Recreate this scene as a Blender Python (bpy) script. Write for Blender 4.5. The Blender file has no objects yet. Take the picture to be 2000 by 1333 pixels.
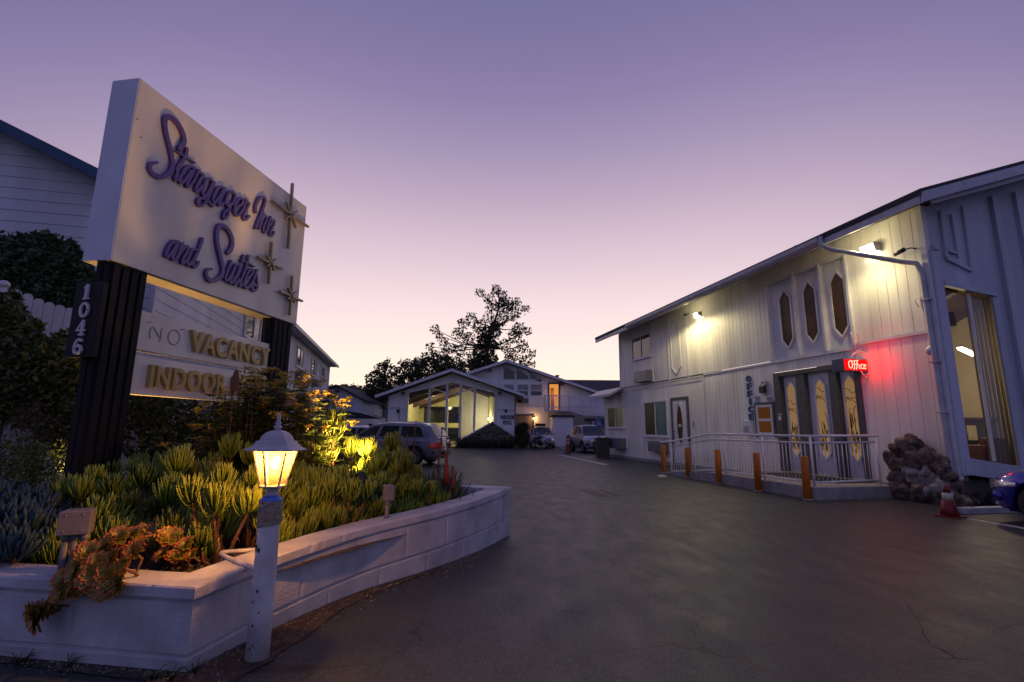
import bpy, bmesh, math, random
from mathutils import Vector, Matrix, noise as mnoise
R = math.radians
rnd = random.Random(7)
SC = bpy.context.scene
COL = SC.collection
# ------------------------------------------------------------------ camera model (photo is 2000 x 1333)
FPX, PITCH, ROLL, EYE = 960.0, R(10.07), R(0.54), 1.5
CAMM = Matrix.Rotation(math.pi/2+PITCH, 4, 'X') @ Matrix.Rotation(ROLL, 4, 'Z')
def ray(px, py):
    return CAMM.to_3x3() @ Vector(((px-1000)/FPX, -(py-666.5)/FPX, -1.0))
def G(px, py, z=0.0):
    d = ray(px, py); t = (z-EYE)/d.z
    return Vector((d.x*t, d.y*t, z))
def D(px, py, y):
    d = ray(px, py); t = y/d.y
    return Vector((d.x*t, y, EYE+d.z*t))
def inplane(px, py, O, ang):
    """point of the sight line on the vertical plane through O=(x,y) along direction ang -> (s, z)"""
    d = ray(px, py); ux, uy = math.cos(ang), math.sin(ang)
    det = -d.x*uy + d.y*ux
    t = (-O[0]*uy + O[1]*ux)/det
    return ((d.x*t-O[0])*ux + (d.y*t-O[1])*uy, EYE+d.z*t)
# ------------------------------------------------------------------ object helpers
def tag(o, label=None, cat=None, group=None, kind=None):
    if label: o['label'] = label
    if cat: o['category'] = cat
    if group: o['group'] = group
    if kind: o['kind'] = kind
    return o
def thing(name, label, cat, loc=(0,0,0), rotz=0.0, group=None):
    o = bpy.data.objects.new(name, None); COL.objects.link(o)
    o.location = loc; o.rotation_euler = (0,0,rotz); o.empty_display_size = .2
    return tag(o, label, cat, group)
class MB:
    def __init__(s): s.v=[]; s.f=[]; s.mi=[]; s.sm=[]; s.t=[]
    def add(s, vs, fs, mi=0, sm=False, t=None):
        b=len(s.v); s.v.extend([tuple(p) for p in vs])
        s.t.extend(t if t else [0.0]*len(vs))
        for f in fs: s.f.append(tuple(i+b for i in f)); s.mi.append(mi); s.sm.append(sm)
        return s
    def box(s,x0,x1,y0,y1,z0,z1,mi=0):
        return s.add([(x0,y0,z0),(x1,y0,z0),(x1,y1,z0),(x0,y1,z0),(x0,y0,z1),(x1,y0,z1),(x1,y1,z1),(x0,y1,z1)],
            [(0,3,2,1),(4,5,6,7),(0,1,5,4),(1,2,6,5),(2,3,7,6),(3,0,4,7)],mi)
    def beam(s,p,q,w,h,up=(0,0,1),mi=0):
        p=Vector(p);q=Vector(q);d=(q-p).normalized();u=Vector(up)
        if abs(d.dot(u))>.98: u=Vector((1,0,0))
        a=d.cross(u).normalized()*w/2; b=a.cross(d).normalized()*h/2
        vs=[p-a-b,p+a-b,p+a+b,p-a+b,q-a-b,q+a-b,q+a+b,q-a+b]
        return s.add(vs,[(0,1,2,3),(7,6,5,4),(0,4,5,1),(1,5,6,2),(2,6,7,3),(3,7,4,0)],mi)
    def extr(s,poly,vec,mi=0,sm=False):
        n=len(poly);vec=Vector(vec);a=[Vector(p) for p in poly];b=[p+vec for p in a]
        fs=[tuple(range(n)),tuple(range(2*n-1,n-1,-1))]+[(i,(i+1)%n,n+(i+1)%n,n+i) for i in range(n)]
        return s.add(a+b,fs,mi,sm)
    def tube(s,pts,rad,n=8,mi=0,cap=True,sm=True,t=None,point=False):
        pts=[Vector(p) for p in pts];m=len(pts)
        if not hasattr(rad,'__len__'): rad=[rad]*m
        vs=[];fs=[];tt=[];ref=None
        for i,p in enumerate(pts):
            d=(pts[min(i+1,m-1)]-pts[max(i-1,0)])
            d=d.normalized() if d.length>1e-9 else Vector((0,0,1))
            if ref is None:
                ref=Vector((1,0,0)) if abs(d.x)<.8 else Vector((0,1,0))
            a=(ref-d*ref.dot(d)).normalized();ref=a;b=d.cross(a)
            for k in range(n):
                an=2*math.pi*k/n
                vs.append(p+(a*math.cos(an)+b*math.sin(an))*rad[i])
                tt.append((t[0]+(t[1]-t[0])*i/(m-1)) if t else 0.0)
        for i in range(m-1):
            for k in range(n):
                fs.append((i*n+k,i*n+(k+1)%n,(i+1)*n+(k+1)%n,(i+1)*n+k))
        if cap: fs.append(tuple(range(n-1,-1,-1))); fs.append(tuple(range((m-1)*n,m*n)))
        return s.add(vs,fs,mi,sm,tt)
    def lathe(s,prof,n=20,c=(0,0,0),mi=0,sm=True,axis='z',phase=0.0,cap=True):
        vs=[];fs=[];c=Vector(c);m=len(prof)
        for r,z in prof:
            for k in range(n):
                an=2*math.pi*k/n+phase
                x,y=r*math.cos(an),r*math.sin(an)
                if axis=='z': q=(x,y,z)
                elif axis=='y': q=(x,z,y)
                else: q=(z,x,y)
                vs.append(c+Vector(q))
        for i in range(m-1):
            for k in range(n): fs.append((i*n+k,i*n+(k+1)%n,(i+1)*n+(k+1)%n,(i+1)*n+k))
        if cap: fs.append(tuple(range(n-1,-1,-1))); fs.append(tuple(range((m-1)*n,m*n)))
        return s.add(vs,fs,mi,sm)
    def blob(s,c,r,seed=0,amp=.25,sub=2,mi=0,sm=True,fr=1.6,am2=0.0):
        bm=bmesh.new();bmesh.ops.create_icosphere(bm,subdivisions=sub,radius=1.0)
        r=r if hasattr(r,'__len__') else (r,r,r)
        vs=[]
        for v in bm.verts:
            q=v.co.copy();k=1+amp*(mnoise.noise(q*fr+Vector((seed*3.1,seed*1.7,seed)))*1.4)+am2*mnoise.noise(q*fr*3.7+Vector((seed,seed*2.3,9)))
            vs.append((c[0]+q.x*r[0]*k,c[1]+q.y*r[1]*k,c[2]+q.z*r[2]*k))
        fs=[tuple(x.index for x in f.verts) for f in bm.faces];bm.free()
        return s.add(vs,fs,mi,sm)
    def siding(s,x0,x1,z0,z1,yf,out,step=.25,g=.014,dep=.012):
        """vertical grooved boards between x0 and x1 on the plane y=yf; z0,z1 numbers or functions of x; out=+1/-1"""
        f0=z0 if callable(z0) else (lambda x:z0); f1=z1 if callable(z1) else (lambda x:z1)
        n=max(1,round((x1-x0)/step));st=(x1-x0)/n
        xs=[]
        for i in range(n):
            xs+= [(x0+i*st+(g/2 if i else 0),0),(x0+(i+1)*st-(g/2 if i<n-1 else 0),0)]
            if i<n-1: xs+=[(x0+(i+1)*st-g/2+1e-4,1),(x0+(i+1)*st+g/2-1e-4,1)]
        vs=[];fs=[]
        for x,d in xs:
            y=yf-out*dep*d
            vs+=[(x,y,f0(x)),(x,y,f1(x))]
        for i in range(len(xs)-1): fs.append((2*i,2*i+2,2*i+3,2*i+1))
        return s.add(vs,fs)
    def lap(s,x0,x1,z0,z1,yf,out,step=.25,dep=.018,xlo=None,xhi=None):
        """horizontal lapped boards; xlo/xhi optional functions of z give the sloping ends"""
        z=z0
        while z<z1-1e-6:
            zt=min(z+step,z1)
            a0=xlo(z) if xlo else x0;a1=xlo(zt) if xlo else x0
            b0=xhi(z) if xhi else x1;b1=xhi(zt) if xhi else x1
            if b0>a0:
                if b1<a1: a1=b1=(a1+b1)/2
                s.add([(a0,yf+out*dep,z),(b0,yf+out*dep,z),(b1,yf+out*.002,zt),(a1,yf+out*.002,zt),(a0,yf,z),(b0,yf,z)],
                      [(0,1,2,3),(4,5,1,0)])
            z=zt
        return s
    def build(s,name,mats,parent=None,bevel=0):
        me=bpy.data.meshes.new(name)
        me.from_pydata(s.v,[],s.f);
        for m in (mats if isinstance(mats,(list,tuple)) else [mats]): me.materials.append(m)
        me.polygons.foreach_set('material_index',s.mi); me.polygons.foreach_set('use_smooth',s.sm)
        if any(s.t):
            a=me.attributes.new('t','FLOAT','POINT'); a.data.foreach_set('value',s.t)
        bm=bmesh.new();bm.from_mesh(me);bmesh.ops.recalc_face_normals(bm,faces=bm.faces) if len(bm.faces)<60000 else None
        bm.to_mesh(me);bm.free();me.update()
        o=bpy.data.objects.new(name,me);COL.objects.link(o)
        if parent: o.parent=parent
        if bevel:
            b=o.modifiers.new('bevel','BEVEL');b.width=bevel;b.segments=2;b.limit_method='ANGLE';b.angle_limit=R(40)
        return o
def copy_tree(o, parent=None):
    c=o.copy(); COL.objects.link(c)
    if parent: c.parent=parent
    for ch in list(o.children): copy_tree(ch,c)
    return c
def smooth_path(pts,k=6,closed=False):
    pts=[Vector(p) for p in pts];n=len(pts)
    if n<3: return pts
    out=[]
    for i in range(n-1):
        p0=pts[max(i-1,0)];p1=pts[i];p2=pts[i+1];p3=pts[min(i+2,n-1)]
        for j in range(k):
            t=j/k
            out.append(.5*((2*p1)+(p2-p0)*t+(2*p0-5*p1+4*p2-p3)*t*t+(3*p1-p0-3*p2+p3)*t*t*t))
    out.append(pts[-1]);return out
def ribbon(mb,pts,w,y0,y1,k=6,mi=0,smooth=True,ends=None,mapf=None):
    """raised stroke: 2-D path (a,b) of width w standing from depth y0 to y1"""
    P=smooth_path([(p[0],p[1],0) for p in pts],k) if smooth else [Vector((p[0],p[1],0)) for p in pts]
    m=len(P);L=[];Rr=[]
    for i in range(m):
        d=(P[min(i+1,m-1)]-P[max(i-1,0)]);d=d.normalized() if d.length>1e-9 else Vector((1,0,0))
        nn=Vector((-d.y,d.x,0));ww=w/2
        if ends: ww*= ends[0]+(1-ends[0])*min(1,i/(m*.25)) if i<m/2 else ends[1]+(1-ends[1])*min(1,(m-1-i)/(m*.25))
        L.append(P[i]+nn*ww);Rr.append(P[i]-nn*ww)
    def cap(c,a,b):
        v=a-c;return [c+Matrix.Rotation(-math.pi*j/5,3,'Z')@v for j in range(1,5)]
    capE=[P[-1]+Matrix.Rotation(-math.pi*j/5,3,'Z')@(L[-1]-P[-1]) for j in range(1,5)]
    capS=[P[0]+Matrix.Rotation(-math.pi*j/5,3,'Z')@(Rr[0]-P[0]) for j in range(1,5)]
    mp=mapf or (lambda a,b,y:(a,y,b))
    vs=[];fs=[]
    for i in range(m):
        for q,y in ((L[i],y0),(L[i],y1),(Rr[i],y1),(Rr[i],y0)): vs.append(mp(q.x,q.y,y))
    for i in range(m-1):
        a=4*i;b=a+4
        fs+=[(a,b,b+1,a+1),(a+1,b+1,b+2,a+2),(a+2,b+2,b+3,a+3)]
    base=len(vs)
    for cp,i in ((capE,m-1),(capS,0)):
        o=len(vs)
        for q in cp: vs+= [mp(q.x,q.y,y0),mp(q.x,q.y,y1)]
        st=(4*i,4*i+1) if i else (3,2); en=(4*i+3,4*i+2) if i else (0,1)
        chain=[st]+[(o+2*j,o+2*j+1) for j in range(4)]+[en]
        for j in range(5): fs.append((chain[j][0],chain[j+1][0],chain[j+1][1],chain[j][1]))
        fs.append(tuple(c[1] for c in chain))
    mb.add(vs,fs,mi)
def text_into(mb,txt,x0,x1,z0,z1,y0,y1,off=0.0,mi=0,flipx=False,mapf=None,space=1.0,shear=0.0):
    """lettering fitted into the rectangle x0..x1, z0..z1, standing from depth y0 to y1"""
    cu=bpy.data.curves.new('lettering','FONT');cu.body=txt;cu.size=1;cu.offset=off;cu.space_character=space
    cu.extrude=.5;cu.resolution_u=4;cu.shear=shear
    o=bpy.data.objects.new('lettering',cu);COL.objects.link(o)
    dg=bpy.context.evaluated_depsgraph_get()
    me=bpy.data.meshes.new_from_object(o.evaluated_get(dg))
    xs=[v.co.x for v in me.vertices];ys=[v.co.y for v in me.vertices]
    ax,bx,ay,by=min(xs),max(xs),min(ys),max(ys)
    vs=[]
    for v in me.vertices:
        u=(v.co.x-ax)/(bx-ax);w=(v.co.y-ay)/(by-ay)
        q=(x0+(x1-x0)*u, y0+(y1-y0)*(v.co.z+.5), z0+(z1-z0)*w)
        vs.append(mapf(*q) if mapf else q)
    mb.add(vs,[tuple(p.vertices) for p in me.polygons],mi)
    bpy.data.objects.remove(o);bpy.data.curves.remove(cu);bpy.data.meshes.remove(me)
# ------------------------------------------------------------------ materials
def lin(c):
    return tuple((x/12.92 if x<=.04045 else ((x+.055)/1.055)**2.4) for x in (k/255 for k in c))
MATS={}
def _new(name):
    m=bpy.data.materials.new(name);m.use_nodes=True;nt=m.node_tree;nt.nodes.clear()
    out=nt.nodes.new('ShaderNodeOutputMaterial');MATS[name]=m
    return m,nt,out
def N(nt,t,**k):
    n=nt.nodes.new(t)
    for a,b in k.items():
        if a in n.inputs.keys(): n.inputs[a].default_value=b
        else: setattr(n,a,b)
    return n
def pm(name,col,rough=.6,var=.18,scale=5.0,bump=.0,bscale=60.0,metal=0.0,spec=.5,coat=0.0,streak=False,trans=0.0,col2=None,thr=None,isl=False,tcol=None,orand=0.0):
    m,nt,out=_new(name);L=nt.links
    p=N(nt,'ShaderNodeBsdfPrincipled');p.inputs['Roughness'].default_value=rough
    p.inputs['Metallic'].default_value=metal;p.inputs['Specular IOR Level'].default_value=spec
    p.inputs['Coat Weight'].default_value=coat;p.inputs['Coat Roughness'].default_value=.05
    tc=N(nt,'ShaderNodeTexCoord');mp=N(nt,'ShaderNodeMapping')
    if streak: mp.inputs['Scale'].default_value=(1,1,.12)
    L.new(tc.outputs['Object'],mp.inputs['Vector'])
    nz=N(nt,'ShaderNodeTexNoise');nz.inputs['Scale'].default_value=scale;nz.inputs['Detail'].default_value=6
    L.new(mp.outputs['Vector'],nz.inputs['Vector'])
    mx=N(nt,'ShaderNodeMix',data_type='RGBA')
    a=tuple(max(0,c*(1-var)) for c in col);b=tuple(c*(1+var) for c in col)
    if col2: b=col2
    mx.inputs[6].default_value=(*a,1);mx.inputs[7].default_value=(*b,1)
    cr=N(nt,'ShaderNodeMapRange');cr.inputs[1].default_value=.32 if not thr else thr-.04;cr.inputs[2].default_value=.68 if not thr else thr+.04
    L.new(nz.outputs['Fac'],cr.inputs[0])
    if isl:
        ge=N(nt,'ShaderNodeNewGeometry');L.new(ge.outputs['Random Per Island'],mx.inputs[0])
    else: L.new(cr.outputs[0],mx.inputs[0])
    src=mx.outputs[2]
    if tcol:
        at=N(nt,'ShaderNodeAttribute',attribute_name='t');m2=N(nt,'ShaderNodeMix',data_type='RGBA')
        L.new(at.outputs['Fac'],m2.inputs[0]);L.new(src,m2.inputs[6]);m2.inputs[7].default_value=(*tcol,1);src=m2.outputs[2]
    if orand:
        oi=N(nt,'ShaderNodeObjectInfo');om=N(nt,'ShaderNodeMapRange');om.inputs[3].default_value=1-orand;om.inputs[4].default_value=1+orand*.6;L.new(oi.outputs['Random'],om.inputs[0])
        m4=N(nt,'ShaderNodeMix',data_type='RGBA',blend_type='MULTIPLY');m4.inputs[0].default_value=1;L.new(src,m4.inputs[6]);L.new(om.outputs[0],m4.inputs[7]);src=m4.outputs[2]
    L.new(src,p.inputs['Base Color'])
    if bump:
        n2=N(nt,'ShaderNodeTexNoise');n2.inputs['Scale'].default_value=bscale;n2.inputs['Detail'].default_value=4
        L.new(tc.outputs['Object'],n2.inputs['Vector'])
        bp=N(nt,'ShaderNodeBump');bp.inputs['Strength'].default_value=bump;bp.inputs['Distance'].default_value=.01
        L.new(n2.outputs['Fac'],bp.inputs['Height']);L.new(bp.outputs['Normal'],p.inputs['Normal'])
    if trans:
        tr=N(nt,'ShaderNodeBsdfTranslucent');L.new(src,tr.inputs['Color'])
        ms=N(nt,'ShaderNodeMixShader');ms.inputs[0].default_value=trans
        L.new(p.outputs[0],ms.inputs[1]);L.new(tr.outputs[0],ms.inputs[2]);L.new(ms.outputs[0],out.inputs[0])
    else: L.new(p.outputs[0],out.inputs[0])
    return m
def em(name,col,st):
    m,nt,out=_new(name);e=N(nt,'ShaderNodeEmission');e.inputs[0].default_value=(*col,1);e.inputs[1].default_value=st
    nt.links.new(e.outputs[0],out.inputs[0]);return m
def glass(name,tint=(1,1,1),refl=1.0,frost=0.0):
    m,nt,out=_new(name);L=nt.links
    tr=N(nt,'ShaderNodeBsdfTransparent');tr.inputs[0].default_value=(*tint,1)
    gl=N(nt,'ShaderNodeBsdfGlossy');gl.inputs['Roughness'].default_value=.02
    ge=N(nt,'ShaderNodeNewGeometry');dp=N(nt,'ShaderNodeVectorMath',operation='DOT_PRODUCT');L.new(ge.outputs['Normal'],dp.inputs[0]);L.new(ge.outputs['Incoming'],dp.inputs[1])
    ab=N(nt,'ShaderNodeMath',operation='ABSOLUTE');L.new(dp.outputs['Value'],ab.inputs[0])
    iv=N(nt,'ShaderNodeMath',operation='SUBTRACT');iv.inputs[0].default_value=1;L.new(ab.outputs[0],iv.inputs[1])
    pw=N(nt,'ShaderNodeMath',operation='POWER');pw.inputs[1].default_value=5;L.new(iv.outputs[0],pw.inputs[0])
    fr=N(nt,'ShaderNodeMath',operation='MULTIPLY_ADD');fr.inputs[1].default_value=.95*refl;fr.inputs[2].default_value=.045*refl;L.new(pw.outputs[0],fr.inputs[0])
    ms=N(nt,'ShaderNodeMixShader');L.new(fr.outputs[0],ms.inputs[0]);L.new(tr.outputs[0],ms.inputs[1]);L.new(gl.outputs[0],ms.inputs[2])
    last=ms
    if frost:
        tl=N(nt,'ShaderNodeBsdfTranslucent');tl.inputs[0].default_value=(*tint,1)
        m2=N(nt,'ShaderNodeMixShader');m2.inputs[0].default_value=frost
        L.new(ms.outputs[0],m2.inputs[1]);L.new(tl.outputs[0],m2.inputs[2]);last=m2
    L.new(last.outputs[0],out.inputs[0]);return m
def light(name,kind,loc,energy,col,parent=None,size=.05,target=None,angle=60,blend=.5):
    l=bpy.data.lights.new(name,kind);l.energy=energy;l.color=col
    if kind in('POINT','SPOT'): l.shadow_soft_size=size
    if kind=='AREA': l.size=size
    if kind=='SPOT': l.spot_size=R(angle);l.spot_blend=blend
    o=bpy.data.objects.new(name,l);COL.objects.link(o);o.location=loc
    if target is not None: o.rotation_euler=(Vector(target)-Vector(loc)).to_track_quat('-Z','Y').to_euler()
    if parent: o.parent=parent
    return o
# ================================================================== camera, world, sun
cam=bpy.data.cameras.new('camera');cam.sensor_width=36;cam.lens=36*FPX/2000;cam.clip_end=3000;cam.clip_start=.05
co=bpy.data.objects.new('camera',cam);COL.objects.link(co)
co.matrix_world=Matrix.Translation((0,0,EYE))@CAMM
SC.camera=co
SC.view_settings.view_transform='Standard';SC.view_settings.look='None';SC.view_settings.exposure=.36;SC.view_settings.gamma=1
SC.cycles.use_denoising=True;SC.cycles.max_bounces=8;SC.cycles.transparent_max_bounces=24;SC.cycles.sample_clamp_indirect=4
SC.cycles.caustics_reflective=False;SC.cycles.caustics_refractive=False
W=bpy.data.worlds.new('World');SC.world=W;W.use_nodes=True;nt=W.node_tree;nt.nodes.clear();L=nt.links
out=N(nt,'ShaderNodeOutputWorld');bg=N(nt,'ShaderNodeBackground');L.new(bg.outputs[0],out.inputs[0])
tc=N(nt,'ShaderNodeTexCoord');sp=N(nt,'ShaderNodeSeparateXYZ');L.new(tc.outputs['Generated'],sp.inputs[0])
def ramp(stops):
    r=N(nt,'ShaderNodeValToRGB');e=r.color_ramp.elements
    while len(e)<len(stops): e.new(.5)
    for el,(p,c) in zip(e,stops): el.position=p;el.color=(*lin(c),1)
    L.new(sp.outputs['Z'],r.inputs[0]);return r
front=ramp([(0,(250,227,194)),(.06,(249,226,200)),(.14,(241,219,207)),(.242,(224,201,204)),(.342,(200,178,190)),(.432,(174,154,175)),(.515,(148,133,163)),(.588,(129,116,153)),(.65,(116,107,146)),(.72,(103,99,140)),(1,(94,93,138))])
side=ramp([(0,(216,191,191)),(.06,(206,182,188)),(.2,(166,147,173)),(.35,(126,115,152)),(.5,(100,95,140)),(.7,(78,80,127)),(1,(80,81,129))])
back=ramp([(0,(128,124,162)),(.2,(114,113,156)),(.6,(88,91,139)),(1,(90,90,138))])
# how far the direction turns away from the afterglow
nrm=N(nt,'ShaderNodeVectorMath',operation='MULTIPLY');nrm.inputs[1].default_value=(1,1,0);L.new(tc.outputs['Generated'],nrm.inputs[0])
nn=N(nt,'ShaderNodeVectorMath',operation='NORMALIZE');L.new(nrm.outputs[0],nn.inputs[0])
dt=N(nt,'ShaderNodeVectorMath',operation='DOT_PRODUCT');gl=R(1);dt.inputs[1].default_value=(math.sin(gl),math.cos(gl),0);L.new(nn.outputs[0],dt.inputs[0])
m1=N(nt,'ShaderNodeMapRange',interpolation_type='SMOOTHSTEP');m1.inputs[1].default_value=.42;m1.inputs[2].default_value=.98;L.new(dt.outputs['Value'],m1.inputs[0])
m2=N(nt,'ShaderNodeMapRange',interpolation_type='SMOOTHSTEP');m2.inputs[1].default_value=-.5;m2.inputs[2].default_value=.65;L.new(dt.outputs['Value'],m2.inputs[0])
x1=N(nt,'ShaderNodeMix',data_type='RGBA');L.new(m2.outputs[0],x1.inputs[0]);L.new(back.outputs[0],x1.inputs[6]);L.new(side.outputs[0],x1.inputs[7])
x2=N(nt,'ShaderNodeMix',data_type='RGBA');L.new(m1.outputs[0],x2.inputs[0]);L.new(x1.outputs[2],x2.inputs[6]);L.new(front.outputs[0],x2.inputs[7])
# physical twilight sky adds a little of its own
sky=N(nt,'ShaderNodeTexSky');sky.sky_type='NISHITA';sky.sun_disc=False;sky.sun_elevation=R(-3);sky.sun_rotation=R(1)
ad=N(nt,'ShaderNodeVectorMath',operation='MULTIPLY_ADD');ad.inputs[1].default_value=(.02,.02,.02)
L.new(sky.outputs[0],ad.inputs[0]);L.new(x2.outputs[2],ad.inputs[2]);L.new(ad.outputs[0],bg.inputs[0]);bg.inputs[1].default_value=1.0
sun=bpy.data.lights.new('sun','SUN');sun.energy=.04;sun.angle=R(12);sun.color=(1,.75,.6)
so=bpy.data.objects.new('sun',sun);COL.objects.link(so);so.rotation_euler=(R(90-2),0,R(180-1))
# ================================================================== materials
M={}
M['white']=pm('white_paint',(.62,.62,.64),.55,.10,2.5,.12,70,streak=True)
M['brightwhite']=pm('brightened_white_siding',(.86,.86,.85),.6,.08,1.6,.10,90,streak=True)  # white raised for the far fronts, missing sky light put into the colour
M['panedull']=pm('dull_window',(.010,.013,.016),.3,.3,1.5,spec=.3)
M['endshade']=pm('shaded_end_siding',(.44,.47,.54),.6,.15,1.6,.10,90,streak=True)  # white siding of the end wall with its blue shade put into the colour
M['siding']=pm('white_siding',(.80,.78,.70),.6,.17,1.8,.10,90,streak=True)
M['lap']=pm('grey_lap_siding',(.56,.57,.62),.65,.16,1.2,.12,80,streak=True)
M['trim']=pm('white_trim',(.66,.66,.67),.5,.08,4)
M['block']=pm('painted_block',(.42,.43,.47),.7,.22,3.5,.55,45)
M['signface']=pm('sign_face',(.67,.65,.57),.45,.15,1.6,.03,30,streak=True)
M['signside']=pm('sign_side',(.60,.62,.70),.45,.08,2)
M['purple']=pm('purple_letter',(.080,.050,.23),.4,.15,4)
M['gold']=pm('gold_letter',(.46,.33,.11),.45,.2,5)
M['star']=pm('star_bronze',(.30,.24,.15),.4,.2,8,metal=.3)
M['post']=pm('dark_post',(.007,.008,.011),.75,.3,3,.2,30,streak=True,spec=.25)
M['plaque']=pm('black_plaque',(.006,.007,.011),.6,.2,4,spec=.25)
M['digit']=pm('pale_digit',(.60,.55,.58),.5,.08,6)
M['asphalt_dark']=pm('dark_patch',(.007,.007,.008),.6,.2,8)
M['dirt']=pm('dirt',(.038,.030,.024),.95,.6,9,.9,60)
M['soil']=pm('soil',(.055,.040,.030),.95,.6,14,.9,70)
M['pebble']=pm('pebbles',(.16,.13,.11),.8,.6,30,isl=True)
M['metal']=pm('grey_metal',(.30,.30,.33),.45,.2,6,.05,40,metal=.5)
M['metalbox']=pm('painted_metal_box',(.13,.13,.16),.55,.18,9,.08,40)
M['chrome']=pm('chrome',(.7,.7,.72),.12,.05,6,metal=1)
M['rail']=pm('railing_paint',(.78,.76,.74),.4,.1,8)
M['black']=pm('black_plastic',(.015,.015,.017),.4,.2,8)
M['rubber']=pm('tyre_rubber',(.018,.018,.019),.8,.2,10)
M['olive']=pm('olive_trim',(.085,.09,.08),.6,.2,6)
M['door']=pm('door_paint',(.70,.70,.70),.45,.08,4)
M['pane']=pm('dark_window',(.012,.014,.018),.05,.3,1.5,spec=.8)
M['panebrown']=pm('brown_window',(.10,.052,.025),.18,.5,1.0,spec=.15)
M['curtain']=pm('curtain_cloth',(.035,.12,.13),.3,.5,3,coat=.3,streak=True)
M['curtgrey']=pm('blind_cloth',(.25,.25,.27),.35,.3,3,coat=.5)
M['shingle']=pm('roof_shingle',(.035,.034,.042),.85,.45,7,.6,30)
M['gutter']=pm('gutter_paint',(.40,.40,.45),.4,.12,4)
M['orange']=pm('orange_bollard',(.66,.20,.02),.5,.22,7,streak=True,bump=.08,orand=.15)
M['concrete']=pm('concrete',(.30,.29,.27),.85,.22,5,.3,50)
M['rock']=pm('lava_rock',(.07,.052,.042),.9,.55,7,.9,26,isl=False,col2=(.22,.165,.13),orand=.5)
M['rock2']=pm('pale_rock',(.26,.25,.235),.9,.4,9,.9,24)
M['cone']=pm('cone_red',(.20,.018,.012),.55,.25,6)
M['conewhite']=pm('cone_band',(.55,.52,.40),.5,.15,10)
M['stone']=pm('brown_stone',(.11,.088,.068),.9,.5,3,.8,8,col2=(.20,.16,.13))
M['wood']=pm('brown_beam',(.075,.042,.026),.6,.3,2)
M['cream']=pm('cream_wall',(.62,.58,.34),.7,.08,2)
M['tan']=pm('tan_wall',(.64,.57,.40),.7,.08,2)
M['blue']=pm('blue_sign',(.03,.07,.38),.4,.1,5)
M['bluelet']=pm('blue_letter',(.015,.075,.20),.45,.15,5)
M['navy']=pm('navy_letter',(.03,.04,.10),.45,.15,5)
M['bluetrim']=pm('blue_fascia',(.015,.055,.12),.55,.15,3)
M['twine']=pm('twine',(.33,.27,.19),.9,.4,60,.8,160)
M['tape']=pm('blue_tape',(.05,.16,.55),.5,.1,8)
M['wpost']=pm('worn_white_post',(.50,.48,.50),.6,.16,7,.25,50,col2=(.66,.65,.66))
M['lampmetal']=pm('lamp_metal',(.45,.42,.45),.45,.12,8,.05,60)
M['lead']=pm('lead_came',(.05,.045,.03),.5,.2,6)
M['bark']=pm('bark',(.055,.042,.034),.9,.4,9,.6,30)
M['redbark']=pm('red_stem',(.13,.058,.034),.85,.5,14,.6,50)
M['finger']=pm('finger_leaf',(.072,.155,.014),.42,.35,3,trans=.12,tcol=(.26,.33,.03),orand=.5)
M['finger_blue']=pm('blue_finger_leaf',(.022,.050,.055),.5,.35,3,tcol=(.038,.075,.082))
M['spiky']=pm('spiky_leaf',(.035,.06,.022),.45,.4,3,tcol=(.06,.08,.03))
M['aeo']=pm('rosette_leaf',(.060,.19,.020),.42,.35,4,trans=.1,tcol=(.52,.095,.02),isl=True)
M['aeoc']=pm('rosette_heart',(.26,.25,.05),.4,.3,4,trans=.08,tcol=(.34,.12,.025),isl=True)
M['fern']=pm('fern_leaf',(.050,.090,.016),.55,.5,2,trans=.25,isl=True)
M['yflower']=pm('yellow_umbel',(.42,.31,.028),.7,.4,20,isl=True)
M['ivy']=pm('ivy_leaf',(.065,.13,.036),.4,.6,2,trans=.2,isl=True,col2=(.16,.18,.055))
M['redleaf']=pm('red_leaf',(.16,.065,.03),.45,.5,2,trans=.25,isl=True)
M['shrub']=pm('dark_shrub_leaf',(.055,.09,.035),.45,.6,2,trans=.2,isl=True)
M['tree']=pm('tree_leaf',(.065,.078,.035),.6,.55,2,trans=.35,isl=True)
M['redspike']=pm('red_flower_spike',(.20,.02,.012),.6,.3,30)
M['twig']=pm('dry_twig',(.075,.05,.035),.9,.4,9)
M['hill']=pm('hillside',(.045,.045,.05),1,.5,.05)
M['pale']=pm('pale_line',(.42,.42,.42),.8,.35,9,.2,60)
M['floral']=pm('floral_cloth',(.30,.20,.18),.8,.5,9,col2=(.25,.07,.05),thr=.52)
M['paper']=pm('paper',(.60,.59,.62),.6,.1,20)
M['ink']=pm('ink',(.08,.08,.10),.6,.1,20)
M['blindtan']=pm('vertical_blind',(.17,.155,.14),.8,.12,3,streak=True,trans=.3)
M['orangewall']=pm('lit_hall_wall',(.62,.30,.10),.7,.1,2)
M['glass']=glass('window_glass',(.96,.97,.98))
M['lampglass']=glass('lantern_glass',(1,.64,.25),frost=.07)
M['carglass']=pm('car_glass',(.010,.022,.028),.04,.6,2.2,spec=.45)
M['pwagon']=pm('wagon_paint',(.15,.155,.21),.3,.06,3,metal=.3,coat=.7)
M['psilver']=pm('silver_paint',(.33,.34,.42),.28,.05,3,metal=.4,coat=.8)
M['pwhite']=pm('pale_paint',(.42,.42,.48),.28,.05,3,metal=.2,coat=.8)
M['pblue']=pm('blue_paint',(.035,.035,.33),.25,.08,3,metal=.45,coat=1)
M['pdark']=pm('dark_paint',(.03,.035,.05),.25,.08,3,metal=.3,coat=1)
M['taillight']=pm('tail_lamp_red',(.55,.015,.01),.15,.15,8,coat=1)
M['headlight']=pm('head_lamp',(.5,.5,.55),.08,.2,12,metal=.6,coat=1)
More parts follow.
